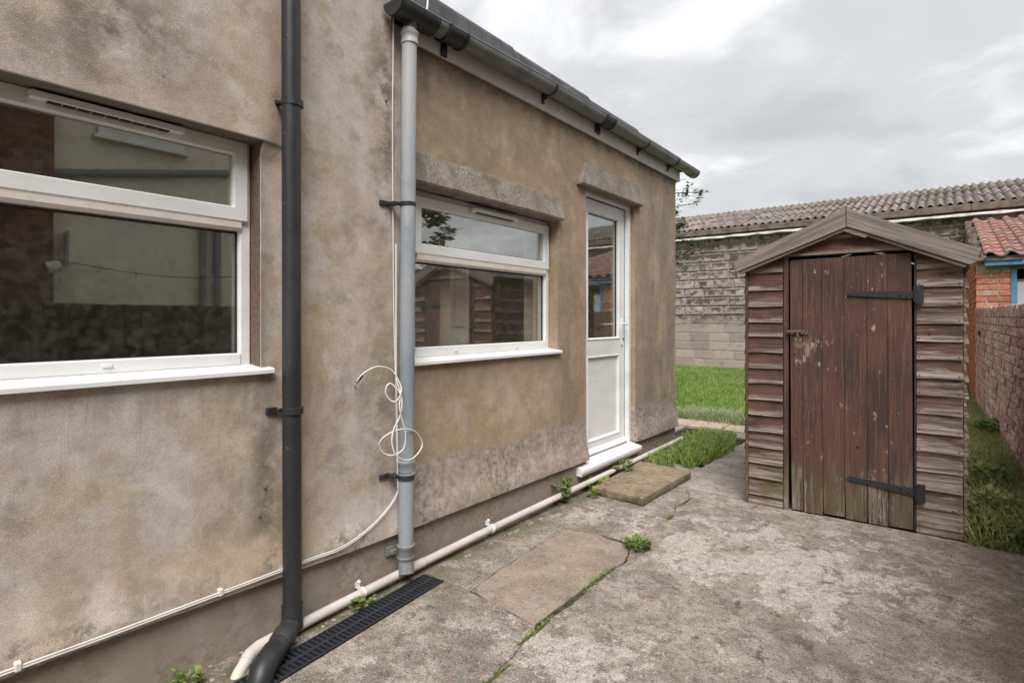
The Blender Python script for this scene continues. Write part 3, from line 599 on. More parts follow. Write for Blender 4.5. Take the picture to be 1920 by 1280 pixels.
# ------------------------------------------------------------ the house
house = empty('house', (-2, 1.5, 0), label='brown rendered house with white windows and back door', cat='house')
def H(o): return rel(o, house)
ledge = lambda y: .252 - .030*sst(.3, 1.9, y) - .022*sst(1.9, 5.3, y)
OPEN = [(-.75, 1.10, 1.045, 1.928), (1.885, 3.195, 1.03, 1.925), (3.576, 4.406, 0, 2.235)]   # y0,y1,z0,z1
def grid_wall():
    def lines(lo, hi, st, ex):
        v = sorted(set([round(a, 4) for a in np.arange(lo, hi, st)] + ex + [hi])); r = [v[0]]
        for a in v[1:]:
            if a - r[-1] < .012 and a not in ex: continue
            if a - r[-1] < .012 and a in ex and r[-1] not in ex: r[-1] = a; continue
            r.append(a)
        return r
    ys = lines(-3, 5.32, .045, [o[0] for o in OPEN]+[o[1] for o in OPEN]+[1.74]); zs = lines(0, 1, .0, []) if 0 else None
    zs = [0.0, .02, .05, .09, .13, .17] + lines(.21, 2.66, .045, [o[2] for o in OPEN if o[2] > .3]+[o[3] for o in OPEN]) + [2.9, 3.4, 4.2, 5.3]
    b = bmesh.new(); vd = {}
    def V(i, j):
        if (i, j) not in vd:
            y, z = ys[i], zs[j]; le = ledge(y) + .0022*nz(y, 0, 4, 5)
            zz = z if j > 8 else le + (zs[9]-le)*j/9
            x = .030*(1-sst(le, .46, zz))**1.5 + .004
            x += .004*nz(y, zz, 1, 2.2) + .0015*nz(y, zz, 2, 9) + (.0015*nz(y, 0, 9, 14) if zz < .3 else 0)
            if j > 10 and y < 1.17 and y > 1.11 and 1.0 < zz < 1.93: x -= .012
            if zz > 1.92 and y < 1.18: x += .024*(1-sst(1.96, 2.6, zz)) * (1-sst(1.15, 1.18, y))
            vd[(i, j)] = b.verts.new((x, y, zz))
        return vd[(i, j)]
    for i in range(len(ys)-1):
        for j in range(len(zs)-1):
            ym, zm = (ys[i]+ys[i+1])/2, (zs[j]+zs[j+1])/2
            if any(o[0] < ym < o[1] and o[2] < zm < o[3] for o in OPEN): continue
            if ym > 1.74 and zm > 2.66: continue
            b.faces.new((V(i, j), V(i+1, j), V(i+1, j+1), V(i, j+1)))
    ed = [e_ for e_ in b.edges if e_.is_boundary]
    ex = bmesh.ops.extrude_edge_only(b, edges=ed)
    for v in [g for g in ex['geom'] if isinstance(g, bmesh.types.BMVert)]:
        v.co.x = -.24
        if v.co.z < .3: v.co.z += .006
    bmesh.ops.recalc_face_normals(b, faces=b.faces)
    me = bpy.data.meshes.new('wall'); b.to_mesh(me); b.free(); me.materials.append(M['render'])
    for p in me.polygons: p.use_smooth = True
    me.set_sharp_from_angle(angle=R(35)); return me
H(link('wall', grid_wall(), house))
pl = MB().box(-.243, .003, -2.997, 3.572, -.1, .30); H(pl.build('plinth', M['plinth'], house)); H(MB().box(-.243, .003, 3.572, 4.410, -.1, .116).build('plinth', M['plinth'], house)); H(MB().box(-.243, .003, 4.410, 5.31, -.1, .26).build('plinth', M['plinth'], house))
for d in [(-4.3, -.24, 5.08, 5.32, -.1, 2.66), (-4.3, -4.06, -3, 2.3, -.1, 2.66), (-4.3, -4.06, 4.5, 5.08, -.1, 2.66), (-4.3, -4.06, 2.3, 4.5, -.1, .9), (-4.3, -4.06, 2.3, 4.5, 2.3, 2.66), (-4.3, -.24, -3.0, -2.76, -.1, 5.3), (-4.06, -.24, 1.50, 1.74, -.1, 5.3), (-4.3, -4.06, -2.76, 1.5, 2.66, 5.3)]:
    H(bx('wall', M['render'], house, *d))
H(bx('roof', M['felt'], house, -4.4, .12, -3.2, 1.85, 5.3, 5.42)); H(bx('roof', M['felt'], house, -4.35, -.04, 1.742, 5.40, 2.66, 2.80))
H(bx('floor', M['floor_dark'], house, -4.06, -.24, -2.76, 1.6, .02, .10)); H(bx('floor', M['upvc_aged'], house, -4.06, -.24, 1.6, 5.08, .02, .10))
fill_window = H(ring(2.3, 4.5, .9, 2.3, .05, -4.2, -4.12, M['upvc'], 'window', house)); bx('pane', M['glass'], fill_window, -4.17, -4.16, 2.34, 4.46, .94, 2.26)  # unseen rear window, added to let more light into the room
for d_ in ((-2.7, 2.3, .1, 2.6), (4.5, 5.0, .1, 2.6), (2.3, 4.5, .1, .9), (2.3, 4.5, 2.3, 2.6)): H(bx('inner_wall', M['interior'], house, -4.05, -3.98, *d_))
H(bx('inner_wall', M['interior'], house, -3.98, -.25, 1.40, 1.495, .1, 2.6)); H(bx('inner_wall', M['interior'], house, -3.98, -.25, 1.745, 1.80, .1, 2.6)); H(bx('inner_wall', M['interior'], house, -3.98, -.25, 5.0, 5.075, .1, 2.6))
H(bx('ceiling', M['interior'], house, -3.98, -.25, -2.7, 1.4, 2.40, 2.46)); H(bx('ceiling', M['interior'], house, -3.98, -.25, 1.8, 5.0, 2.40, 2.46))
idr = H(bx('inner_door', M['upvc'], house, -1.30, -1.26, 3.35, 4.12, .1, 2.1, bevel=.004)); bx('door_panel', M['upvc_aged'], idr, -1.255, -1.245, 3.47, 4.0, 1.15, 1.95, bevel=.004)
H(bx('inner_wall', M['interior'], house, -1.32, -1.24, 4.14, 4.95, .1, 2.4)); H(bx('cupboard', M['dark_wood'], house, -1.1, -.30, 2.2, 3.0, .1, 1.0, bevel=.004))
for (y0, y1, x_, zt) in ((3.07, 3.33, -.19, 1.9), (2.26, 2.33, -.19, 1.9)):
    b = MB(); nn = 24; vs = [(x_+.012*math.sin(i*1.9)+.004*nz(i, y0), y0+(y1-y0)*i/nn, z) for z in (1.06, zt) for i in range(nn+1)]; vs += [(v[0]-.004, v[1], v[2]) for v in vs]; m_ = nn+1
    fs = [(i, i+1, m_+i+1, m_+i) for i in range(nn)] + [(2*m_+i, 3*m_+i, 3*m_+i+1, 2*m_+i+1) for i in range(nn)] + [(0, m_, 3*m_, 2*m_), (nn, 2*m_+nn, 3*m_+nn, m_+nn)] + [(i, 2*m_+i, 2*m_+i+1, i+1) for i in range(nn)] + [(m_+i, m_+i+1, 3*m_+i+1, 3*m_+i) for i in range(nn)]
    H(b.add(vs, fs).build('curtain', M['cream_wall'], house, smooth=True))
idr2 = H(bx('inner_door', M['upvc'], house, -.26, -.235, 2.36, 2.56, 1.0, 1.98, bevel=.004)); bx('door_panel', M['upvc_aged'], idr2, -.233, -.226, 2.42, 2.52, 1.2, 1.85, bevel=.004)
# roof edge: strips of felt dressed over the kerb, then the flat roof
for k_, (y0, y1, dz) in enumerate([(1.742, 2.67, .018), (2.672, 3.58, .008), (3.582, 4.42, -.006), (4.422, 5.42, -.020)]):
    t = 0
    pr = [(-.9, 2.80), (-.9, 2.905+dz), (-.03, 2.885+dz+t), (.018, 2.880+dz+t), (.034, 2.855+dz+t), (.055, 2.735), (.05, 2.715), (-.05, 2.715)]
    H(MB().prism(pr, 'y', y0, y1).build('roofing_felt', M['felt'], house, bevel=0))
H(MB().box(.004, .024, 1.83, 5.385, 2.612, 2.725).build('fascia', M['fascia'], house, bevel=.002))
H(MB().box(-.2, .022, 5.323, 5.343, 2.60, 2.72).build('fascia', M['fascia'], house, bevel=.002))
# gutter: half round trough, brackets, union pieces
gz = lambda y: 2.712 + .036*sst(1.7, 3.2, y)
def trough(y0, y1, r, cx_, t=.004, n=12, dz=0):
    b = MB(); outer = [(cx_+r*math.cos(a), -r*math.sin(a)) for a in np.linspace(0, math.pi, n+1)]; inner = [(cx_+(r-t)*math.cos(a), -(r-t)*math.sin(a)) for a in np.linspace(math.pi, 0, n+1)]
    lip = [(cx_+r+.004, 0), (cx_+r+.004, .005), (cx_+r-t, .005)]
    pr = outer + inner
    N = len(pr); S_ = max(2, int((y1-y0)/.3)+1); yy = np.linspace(y0, y1, S_)
    vs = [(p[0], y, p[1]+gz(y)+dz) for y in yy for p in pr]
    fs = [(i*N+j, i*N+(j+1) % N, (i+1)*N+(j+1) % N, (i+1)*N+j) for i in range(S_-1) for j in range(N)] + [tuple(range(N))[::-1], tuple(range((S_-1)*N, S_*N))]
    return b.add(vs, fs)
gut = H(trough(1.72, 5.52, .056, .086).build('gutter', M['gutter_plastic'], house, smooth=True))
H(MB().tube([(.141, y, gz(y)+.002) for y in np.linspace(1.72, 5.52, 14)], .0045, 6).build('gutter_lip', M['gutter_plastic'], house, smooth=True))
for y in (2.98, 3.68, 4.40, 5.06):
    t = trough(y-.012, y+.012, .061, .086, .005); t.box(.022, .034, y-.010, y+.010, gz(y)-.10, gz(y)-.01); t.box(.03, .06, y-.006, y+.006, gz(y)-.075, gz(y)-.045); H(t.build('gutter_bracket', M['black_plastic'], house))
for y in (2.07, 3.72):
    t = trough(y-.07, y+.07, .062, .086, .006); trough(0, 0, .01, 0)
    for yy in (y-.07, y+.055): t2 = trough(yy, yy+.016, .067, .086, .008); t.add(t2.v, t2.f)
    t.box(.022, .034, y-.02, y+.02, gz(y)-.105, gz(y)-.01); H(t.build('gutter_union', M['black_plastic'], house, smooth=True))
t = trough(1.69, 1.93, .066, .086, .007, dz=-.004)
e_ = [(.086+.068*math.cos(a), gz(1.69)-.068*math.sin(a)) for a in np.linspace(0, math.pi, 13)]; t.prism(e_, 'y', 1.682, 1.692); t.tube([(.084, 1.79, 2.69), (.08, 1.79, 2.60)], .033, 16)
H(t.build('gutter_outlet', M['black_plastic'], house, smooth=True))
t = trough(5.50, 5.60, .064, .086, .007); e_ = [(.086+.066*math.cos(a), gz(5.6)-.066*math.sin(a)) for a in np.linspace(0, math.pi, 13)]; t.prism(e_, 'y', 5.595, 5.608); H(t.build('gutter_end', M['gutter_plastic'], house, smooth=True))
H(leaves(25, (.09, 1.74, 2.70), .04, .03, .02).build('moss', M['moss'], house))
# cement lintels
def lintel(y0t, y1t, y0b, y1b, zt, zb, p):
    n = 22; b = MB(); vs = []
    for i in range(n+1):
        t = i/n
        for (a0, a1, z, x) in ((y0t, y1t, zt, .004), (y0t, y1t, zt-.006, .012), (y0b, y1b, zb+.012, p), (y0b, y1b, zb, p-.006), (y0b, y1b, zb, -.2), (y0t, y1t, zt, -.2)):
            y = a0+(a1-a0)*t; k_ = nz(y, z, 7, 9); vs.append((x + (k_*.0015 if x > 0 else 0), y, z + k_*.002))
    N = 6; fs = [(i*N+j, i*N+(j+1) % N, (i+1)*N+(j+1) % N, (i+1)*N+j) for i in range(n) for j in range(N)] + [tuple(range(N))[::-1], tuple(range(n*N, n*N+N))]
    H(b.add(vs, fs).build('lintel', M['lintel'], house))
lintel(1.86, 3.195, 1.84, 3.212, 2.082, 1.918, .05)
lintel(3.565, 4.50, 3.44, 4.470, 2.402, 2.216, .052)
# windows
def rail(b, x0, x1, y0, y1, z0, z1, w):                     # rectangular ring
    b.box(x0, x1, y0, y1, z0, z0+w[0]); b.box(x0, x1, y0, y1, z1-w[1], z1); b.box(x0, x1, y0, y0+w[2], z0+w[0], z1-w[1]); b.box(x0, x1, y1-w[3], y1, z0+w[0], z1-w[1])
def window(y0, y1, z0, z1, gy0, gy1, tz, lz, vent, locks, sill, glassz):
    f = H(ring(y0, y1, z0, z1, .042, -.135, -.072, M['upvc'], 'window', house))
    tm = (tz[0]+tz[1])/2
    MB().prism([(-.13, tz[0]), (-.072, tz[0]), (-.060, tz[0]+.010), (-.060, tz[1]-.01), (-.074, tz[1]), (-.13, tz[1])], 'y', y0+.04, y1-.04).build('transom', M['upvc_aged'], f)
    s = ring(y0+.016, y1-.016, tz[1]-.012, z1-.030, .056, -.10, -.056, M['upvc'], 'sash', f); 
    g0, g1, g2, g3 = glassz
    MB().box(-.086, -.078, y0+.066, y1-.066, g2-.008, g3+.008).build('pane', M['glass'], f); ring(y0+.064, y1-.064, g2-.006, g3+.006, .006, -.078, -.073, M['gasket'], 'gasket', f, .002)
    MB().box(-.106, -.098, y0+.035, y1-.035, g0-.01, g1+.01).build('pane', M['glass'], f); ring(y0+.040, y1-.040, g0-.004, g1+.004, .007, -.098, -.092, M['gasket'], 'gasket', f, .002)
    MB().box(-.10, -.066, y0+.04, y1-.04, z0+.006, g0).build('bottom_bead', M['upvc'], f, bevel=.004)
    v = MB().box(-.058, -.030, vent[0], vent[1], vent[2]+.004, vent[3]-.002).build('trickle_vent', M['upvc'], f, bevel=.002)
    ring(y0+.0125, y1-.0125, tz[1]-.0155, z1-.0265, .0035, -.075, -.0705, M['gasket'], 'seam', f, .001)
    MB().box(-.0705, -.0690, y0+.042, y1-.042, z0+.0405, z0+.0425).build('seam', M['gasket'], f)
    b = MB(); nsl = 9; L_ = (vent[1]-vent[0])*.8/nsl
    for k_ in range(nsl): yy = vent[0]+(vent[1]-vent[0])*.1+k_*L_; b.box(-.056, -.036, yy, yy+L_*.88, vent[2]+.001, vent[2]+.0038)
    b.build('vent_slots', M['gasket'], f)
    for y in locks: MB().box(-.066, -.060, y-.014, y+.014, z0+.026, z0+.038).build('drain_cap', M['upvc'], f, bevel=.002)
    MB().prism([(-.14, z0-.012), (-.14, z0+.008), (-.062, z0+.006), (.026, z0-.006), (.031, z0-.010), (.031, z0-.026), (.022, z0-.026), (.02, z0-.014)], 'y', sill[0], sill[1]).build('sill', M['upvc'], f, bevel=.0015)
    return f
window(-.74, 1.097, 1.060, 1.958, 0, 0, (1.585, 1.632), 0, (.421, .842, 1.893, 1.921), (-.1, .62), (-.80, 1.142), (1.112, 1.578, 1.676, 1.872))
window(1.925, 3.195, 1.040, 1.915, 0, 0, (1.545, 1.597), 0, (2.37, 2.80, 1.858, 1.885), (2.26, 2.82), (1.86, 3.215), (1.098, 1.538, 1.646, 1.836))
MB_ = MB().box(-.11, -.004, 1.0985, 1.112, 1.06, 1.94); H(MB_.build('timber_reveal', M['rust'], house))
# back door
d = H(ring(3.578, 4.404, .125, 2.232, .046, -.14, -.036, M['upvc'], 'back_door', house))
b = MB(); sy0, sy1 = 3.628, 4.354
b.box(-.13, -.072, sy0, sy0+.10, .20, 2.178); b.box(-.13, -.072, sy1-.10, sy1, .20, 2.178)
for z0, z1 in ((.20, .30), (.95, 1.09), (2.082, 2.178)): b.box(-.13, -.072, sy0+.10, sy1-.10, z0, z1)
sash = b.build('door_leaf', M['upvc'], d, bevel=.003)
for a0, a1 in ((.30, .95), (1.09, 2.082)): ring(sy0+.094, sy1-.094, a0-.006, a1+.006, .016, -.10, -.066, M['upvc'], 'bead', d, .010)
ring(sy0+.109, sy1-.109, 1.099, 2.073, .006, -.096, -.090, M['gasket'], 'gasket', d, .002)
MB().box(-.104, -.096, sy0+.098, sy1-.098, 1.085, 2.087).build('pane', M['glass'], d)
MB().box(-.11, -.088, sy0+.10, sy1-.10, .30, .95).build('door_panel', M['upvc'], d)
ring(sy0-.006, sy1+.006, .194, 2.184, .006, -.078, -.0705, M['gasket'], 'weather_seal', d, .001)
MB().prism([(-.08, .205), (-.045, .205), (-.042, .215), (-.072, .245)], 'y', sy0, sy1).build('weather_bar', M['upvc'], d, bevel=.001)
MB().prism([(-.14, .118), (-.14, .196), (-.03, .192), (.058, .168), (.060, .158), (.060, .142), (.05, .142), (.045, .118)], 'y', 3.44, 4.425).build('threshold', M['upvc'], d, bevel=.0015)
h_ = MB().box(-.072, -.060, 4.288, 4.316, 1.03, 1.25).build('handle_plate', M['upvc'], d, bevel=.003)
MB().tube([(-.06, 4.302, 1.205), (-.028, 4.302, 1.205), (-.018, 4.292, 1.205), (-.018, 4.19, 1.205)], .0085, 8).build('door_handle', M['upvc'], d, smooth=True)
MB().tube([(-.061, 4.302, 1.08), (-.054, 4.302, 1.08)], .009, 10).build('keyhole', M['rust'], d)
B_ = MB(); random.seed(77)
for _ in range(160):
    y_ = random.uniform(.6, 5.2); x_ = random.choice((.012, .09))+random.uniform(0, .02); w_ = random.uniform(.003, .010); h0 = random.uniform(.002, .007); B_.prism([(x_-w_, y_-w_*.6), (x_+w_*.7, y_-w_), (x_+w_, y_+w_*.8), (x_-w_*.6, y_+w_)], 'z', -.002, h0)
if True:
    tag(B_.build('grit', M['paver'], None), 'loose grit and stone chips lying along the waste pipe', 'grit', kind='stuff')
for y, z in ((1.125, 2.036), (1.112, .594), (1.09, .491), (1.707, 2.274)):
    H(MB().tube([(-.01, y, z), (.012, y, z), (.016, y-.002, z-.003)], [.005, .005, .003], 8).build('screw_fixing', M['rust'], house))

# ------------------------------------------------------------ pipes and cables
bp = empty('drainpipe', (.06, 1.196, 0), label='tall black plastic downpipe with elbow at its foot, right of the left window', cat='drainpipe')
def B(o): return rel(o, bp)
B(MB().tube([(.062, 1.184, 5.2), (.062, 1.196, .10)], .0355, 24).build('pipe', M['black_plastic'], bp, smooth=True))
for z in (2.09, .885):
    B(MB().tube([(.062, 1.196, z-.014), (.062, 1.196, z-.012), (.062, 1.196, z+.012), (.062, 1.196, z+.014)], [.037, .0415, .0415, .037], 24).build('collar', M['black_plastic'], bp, smooth=True))
    B(MB().box(.0, .02, 1.118, 1.158, z-.012, z+.014).box(.012, .035, 1.15, 1.175, z-.006, z+.008).build('bracket', M['black_plastic'], bp, bevel=.002))
B(MB().tube([(.062, 1.196, .125), (.062, 1.196, .03)], .0405, 24).build('socket', M['black_plastic'], bp, smooth=True))
B(MB().tube([(.062, 1.196, .08), (.064, 1.192, .062), (.082, 1.170, .048), (.115, 1.130, .044)], .038, 20).build('elbow', M['black_plastic'], bp, smooth=True))
B(MB().tube([(.098, 1.150, .046), (.102, 1.145, .046), (.142, 1.098, .044), (.146, 1.093, .044)], [.039, .0425, .0425, .039], 20).build('socket', M['black_plastic'], bp, smooth=True))
B(MB().tube([(.14, 1.10, .044), (.178, 1.052, .042)], .0395, 20).build('pipe', M['black_plastic'], bp, smooth=True))
B(MB().tube([(.168, 1.064, .042), (.172, 1.059, .042), (.208, 1.012, .040), (.228, .985, .028), (.240, .968, .0), (.246, .962, -.04)], [.039, .043, .043, .0435, .043, .041], 20).build('shoe', M['black_plastic'], bp, smooth=True))
gp = empty('drainpipe', (.07, 1.787, 0), label='blue grey downpipe with black clips running up to the gutter', cat='drainpipe')
def G(o): return rel(o, gp)
gx, gy = .070, 1.785
G(MB().tube([(gx+.008, gy+.004, 2.62), (gx, gy, 1.4), (gx, gy-.012, .12)], .0355, 24).build('pipe', M['grey_pipe'], gp, smooth=True))
def ringset(z, y, r0, zs, m, nm='collar'):
    p = []; q = []
    for dz, rr in zs: p.append((gx + (.0075 if z > 2.4 else 0), y, z+dz)); q.append(rr*1.04)
    return G(MB().tube(p, q, 24).build(nm, M[m], gp, smooth=True))
prof = [(-.042, .037), (-.040, .040), (-.032, .041), (-.03, .0385), (.006, .0385), (.01, .0415), (.022, .0415), (.026, .037)]
ringset(2.578, gy+.006, 0, [(-.03, .037), (-.028, .0405), (-.018, .0405), (-.014, .038), (.012, .038), (.016, .041), (.028, .041), (.03, .034)], 'grey_pipe')
ringset(.55, gy-.008, 0, prof, 'grey_pipe'); ringset(.155, gy-.012, 0, prof, 'collar_grey')
for z, y in ((1.79, gy), (.505, gy-.009)):
    zh = .010 if z > 1 else .020
    ringset(z, y, 0, [(-zh, .036), (-zh+.002, .0385), (zh-.002, .0385), (zh, .036)], 'black_plastic', 'clip_band')
    G(MB().box(.0, .014, 1.668, 1.725, z-.012, z+.012).box(.008, .06, 1.712, 1.748, z-.008, z+.008).build('bracket', M['black_plastic'], gp, bevel=.003))
G(MB().tube([(gx, gy-.012, .125), (gx+.002, gy-.014, .09), (gx+.020, gy-.026, .045)], [.0355, .0355, .0355], 24, caps=False).build('shoe', M['collar_grey'], gp, smooth=True))
G(MB().box(.004, .022, 1.70, 1.745, .13, .17).box(.01, .035, 1.72, 1.75, .135, .155).build('bracket', M['collar_grey'], gp, bevel=.002))
wp = empty('waste_pipe', (.05, 3, 0), label='cream plastic waste pipe running along the foot of the house wall', cat='pipe')
def Wp(o): return rel(o, wp)
run = [(.05, 5.36, .072), (.05, 4.4, .066), (.050, 3.5, .060), (.05, 2.4, .052), (.052, 1.75, .040), (.060, 1.3, .030), (.072, 1.06, .026)]
Wp(MB().tube(run, .0205, 16).build('pipe', M['cream_pipe'], wp, smooth=True))
Wp(MB().tube([(.0516, 1.90, .0425), (.0526, 1.79, .041)], .0235, 16).build('coupling', M['cream_pipe'], wp, smooth=True))
Wp(MB().tube([(.068, 1.115, .027), (.072, 1.055, .026), (.084, 1.015, .020), (.100, .990, .012)], .0238, 16).build('elbow', M['cream_pipe'], wp, smooth=True))
Wp(MB().tube([(.092, 1.004, .016), (.122, .955, -.004), (.138, .928, -.03), (.145, .915, -.07)], .0215, 16).build('tail', M['cream_pipe'], wp, smooth=True))
for y, z in ((1.535, .035), (2.43, .053)):
    c_ = MB().tube([(.053 + .0245*math.cos(a)*0 , y, z) for a in (0,)]*1 + [(.053, y+.0, z)], .001, 4) if 0 else MB()
    c_.tube([(.052, y-.008, z), (.052, y+.008, z)], .0245, 16); c_.box(.010, .03, y-.007, y+.007, z+.012, z+.036); c_.tube([(.022, y, z+.034), (.030, y, z+.044)], .008, 10)
    Wp(c_.build('pipe_clip', M['upvc'], wp))
gr = empty('drain_channel', (.145, 1.88, 0), rz=R(-176.2)+math.pi/2*0, label='black slotted drain grating set in concrete under the downpipes', cat='drain grate')
gr.rotation_euler = (0, 0, R(-85.0))                       # local X runs towards the camera
L_ = 1.5; b = MB(); w2 = .062
b.box(0, L_, -w2, -w2+.008, -.02, .004); b.box(0, L_, w2-.008, w2, -.02, .004); b.box(0, .008, -w2+.008, w2-.008, -.02, .004); b.box(0, L_, -.007, .007, -.018, .0035)
b.build('frame', M['iron'], gr)
b = MB(); n = int(L_/.0225)
for i in range(1, n):
    x_ = i*.0225
    b.box(x_-.0042, x_+.0042, -w2+.0082, -.0072, -.016, .0025); b.box(x_-.0042, x_+.0042, .0072, w2-.0082, -.016, .0025)
b.build('grating', M['iron'], gr); MB().box(0, L_, -w2+.001, w2-.001, -.085, -.032).build('channel', M['silt'], gr)
def rd(p, x): f = (2.08-x)/1.98; return (x, p[0]*f, 1.24+(p[1]-1.24)*f)
loop = [(1.469,.971,.035),(1.491,.999,.05),(1.531,1.021,.06),(1.589,1.034,.07),(1.664,1.011,.08),(1.712,.944,.10),(1.718,.906,.115),(1.696,.872,.112),(1.664,.871,.09),(1.631,.903,.08),(1.631,.937,.08),(1.655,.952,.085),(1.696,.921,.10),(1.721,.881,.112),(1.721,.832,.118),(1.705,.785,.118),(1.674,.74,.115),(1.664,.681,.118),(1.686,.623,.122),(1.737,.589,.122),(1.794,.587,.118),(1.845,.624,.11),(1.845,.662,.108),(1.804,.712,.112),(1.728,.734,.118),(1.649,.727,.10),(1.595,.698,.08),(1.607,.653,.075),(1.649,.628,.085),(1.696,.626,.112),(1.737,.648,.124),(1.744,.717,.126),(1.718,.795,.126),(1.708,.85,.12),(1.716,.90,.10),(1.690,.97,.06)]
cb = empty('cable', (.02, 1.74, 0), label='loose white aerial cable looped round the grey downpipe', cat='cable')
def Cb(o): return rel(o, cb)
Cb(MB().tube([rd(p[:2], p[2]) for p in loop] + [(.03, 1.742, 1.06), (.018, 1.745, 1.25), (.016, 1.742, 1.62), (.02, 1.735, 2.18), (.024, 1.737, 2.8), (.024, 1.737, 4.5)], .0033, 8, smooth=6).build('lead', M['cable'], cb, smooth=True))
p0 = rd(loop[0][:2], .035)
Cb(MB().tube([(p0[0]+.004, p0[1]+.03, p0[2]+.032), (p0[0], p0[1], p0[2])], .006, 8).build('sleeve', M['gasket'], cb)); Cb(MB().tube([(p0[0], p0[1]+.004, p0[2]+.004), (p0[0], p0[1]-.008, p0[2]-.012), (p0[0], p0[1]-.002, p0[2]-.026)], .004, 8).build('connector', M['brass'], cb))
cb2 = empty('cable', (.012, 1, 0), label='twin white cable clipped along the bottom of the rendered wall', cat='cable')
low = [(1.747,1.6,.03),(1.747,1.0,.03),(1.745,.505,.045),(1.745,.43,.04),(1.692,.360,.030),(1.585,.305,.036),(1.440,.268,.042),(1.285,.269,.042),(1.09,.270,.042),(.93,.270,.042),(.59,.272,.042),(.377,.276,.042),(.1,.279,.043),(-1,.28,.043)]
for dz, nm in ((0, 'upper_lead'), (-.0075, 'lower_lead')):
    rel(MB().tube([(q[2]+.004, q[0]+(dz*.6 if i < 3 else 0), q[1] + (dz if i > 2 else 0)) for i, q in enumerate(low)], .0031, 8, smooth=6).build(nm, M['cable'], cb2, smooth=True), cb2)
for y, z in ((.93, .270), (.38, .276)): rel(MB().box(.030, .052, y-.008, y+.008, z-.014, z+.012).build('cable_clip', M['upvc_aged'], cb2, bevel=.003), cb2)
cb3 = empty('cable', (.09, 1.85, 2.75), label='short white cable crossing the felt roof above the gutter outlet', cat='cable')
rel(MB().tube([(.10, 1.88, 2.74), (.085, 1.90, 2.80), (.045, 1.935, 2.92), (-.02, 1.97, 2.96), (-.5, 2.1, 2.93)], .005, 8, smooth=4).build('lead', M['cable'], cb3, smooth=True), cb3)

# ------------------------------------------------------------ garden shed
shed = empty('garden_shed', (1.03, 3.985, 0), R(2.3), label='small weathered brown timber shed with a crooked plank door', cat='shed')
WD, DP, EZ, AZ = 1.150, 1.75, 1.615, 1.86
def wedge_board(x0, x1, z0, h, name='weatherboard', par=shed, sag=0.0, y=0.0):
    """feather-edged board, origin at its lower left corner, thick lip at the bottom"""
    L = x1-x0; n = 6; vs = []
    for i in range(n+1):
        u = L*i/n; w = sag*math.sin(math.pi*i/n) + .0016*nz(u*9+z0*31, z0*7, 2); c_ = .003*nz(u*5, z0*9, 8)
        vs += [(u, -.020+c_, w), (u, -.004+c_*.4, h+.014), (u, .004, h+.014), (u, .004, w), (u, -.018+c_, w-.0015)]
    N = 5; fs = [(i*N+j, i*N+(j+1) % N, (i+1)*N+(j+1) % N, (i+1)*N+j) for i in range(n) for j in range(N)] + [tuple(range(N))[::-1], tuple(range(n*N, n*N+N))]
    o = MB().add(vs, fs).build(name, M['board'], par); o.location = (x0, y, z0); return o
lb = [1.555, 1.437, 1.33, 1.226, 1.129, 1.021, .917, .814, .702, .602, .491, .387, .28, .176, .065, .004]
for k_ in range(len(lb)):
    zt = 1.66 if k_ == 0 else lb[k_-1]
    o = wedge_board(.012, .226 + random.uniform(-.002, .001), lb[k_], zt-lb[k_]-.002, sag=random.uniform(-.003, .004)); o.rotation_euler = (0, random.uniform(-.012, .012), 0)
rb = [1.535, 1.432, 1.322, 1.219, 1.118, 1.012, .902, .805, .699, .586, .477, .364, .258, .151, .045, .004]
for k_ in range(len(rb)):
    zt = 1.625 if k_ == 0 else rb[k_-1]
    o = wedge_board(.936, 1.148 + random.uniform(-.003, .001), rb[k_], zt-rb[k_]-.002, sag=random.uniform(-.002, .003)); o.rotation_euler = (0, random.uniform(-.01, .012), 0)
    b = MB()
    for u in (.012, .195): b.tube([(.936+u, -.022, rb[k_]+.018), (.936+u, -.0185, rb[k_]+.018)], .0035, 6)
    b.build('nail_head', M['rust'], shed)
# gable boards (clipped under the barge boards)
sl_ = (AZ-EZ)/(WD/2)
def gable(z0, z1, m='board'):
    def half(z): return max((AZ+.045-z)/sl_ - .02, .03)
    h0, h1 = min(half(z0), .42 if z0 < 1.7 else 9), min(half(z1), .42 if z1 < 1.7 else 9)
    c_ = .585; n = 6; vs = []
    for i in range(n+1):
        t = -1+2*i/n; vs += [(c_+t*h0, -.022, z0+.002*nz(t*3, z0)), (c_+t*h1, -.004, z1+.012), (c_+t*h1, .004, z1+.012), (c_+t*h0, .004, z0)]
    fs = [(i*4+j, i*4+(j+1) % 4, (i+1)*4+(j+1) % 4, (i+1)*4+j) for i in range(n) for j in range(4)] + [(3, 2, 1, 0), (n*4, n*4+1, n*4+2, n*4+3)]
    o = MB().add([(v[0], v[1], v[2]-z0) for v in vs], fs).build('gable_board', M['board'], shed); o.location = (0, 0, z0); return o
gable(1.655, 1.745); gable(1.745, 1.80); gable(1.802, 1.87)
# frame posts, corner trims
MB().box(.229, .258, -.018, .02, .002, 1.655).build('door_post', M['plank'], shed, bevel=.002)
MB().box(-.008, .010, -.020, .018, .004, 1.62).build('corner_trim', M['plank'], shed, bevel=.002)
MB().box(.925, .9345, -.006, .03, .002, 1.655).build('door_post', M['dark_wood'], shed)
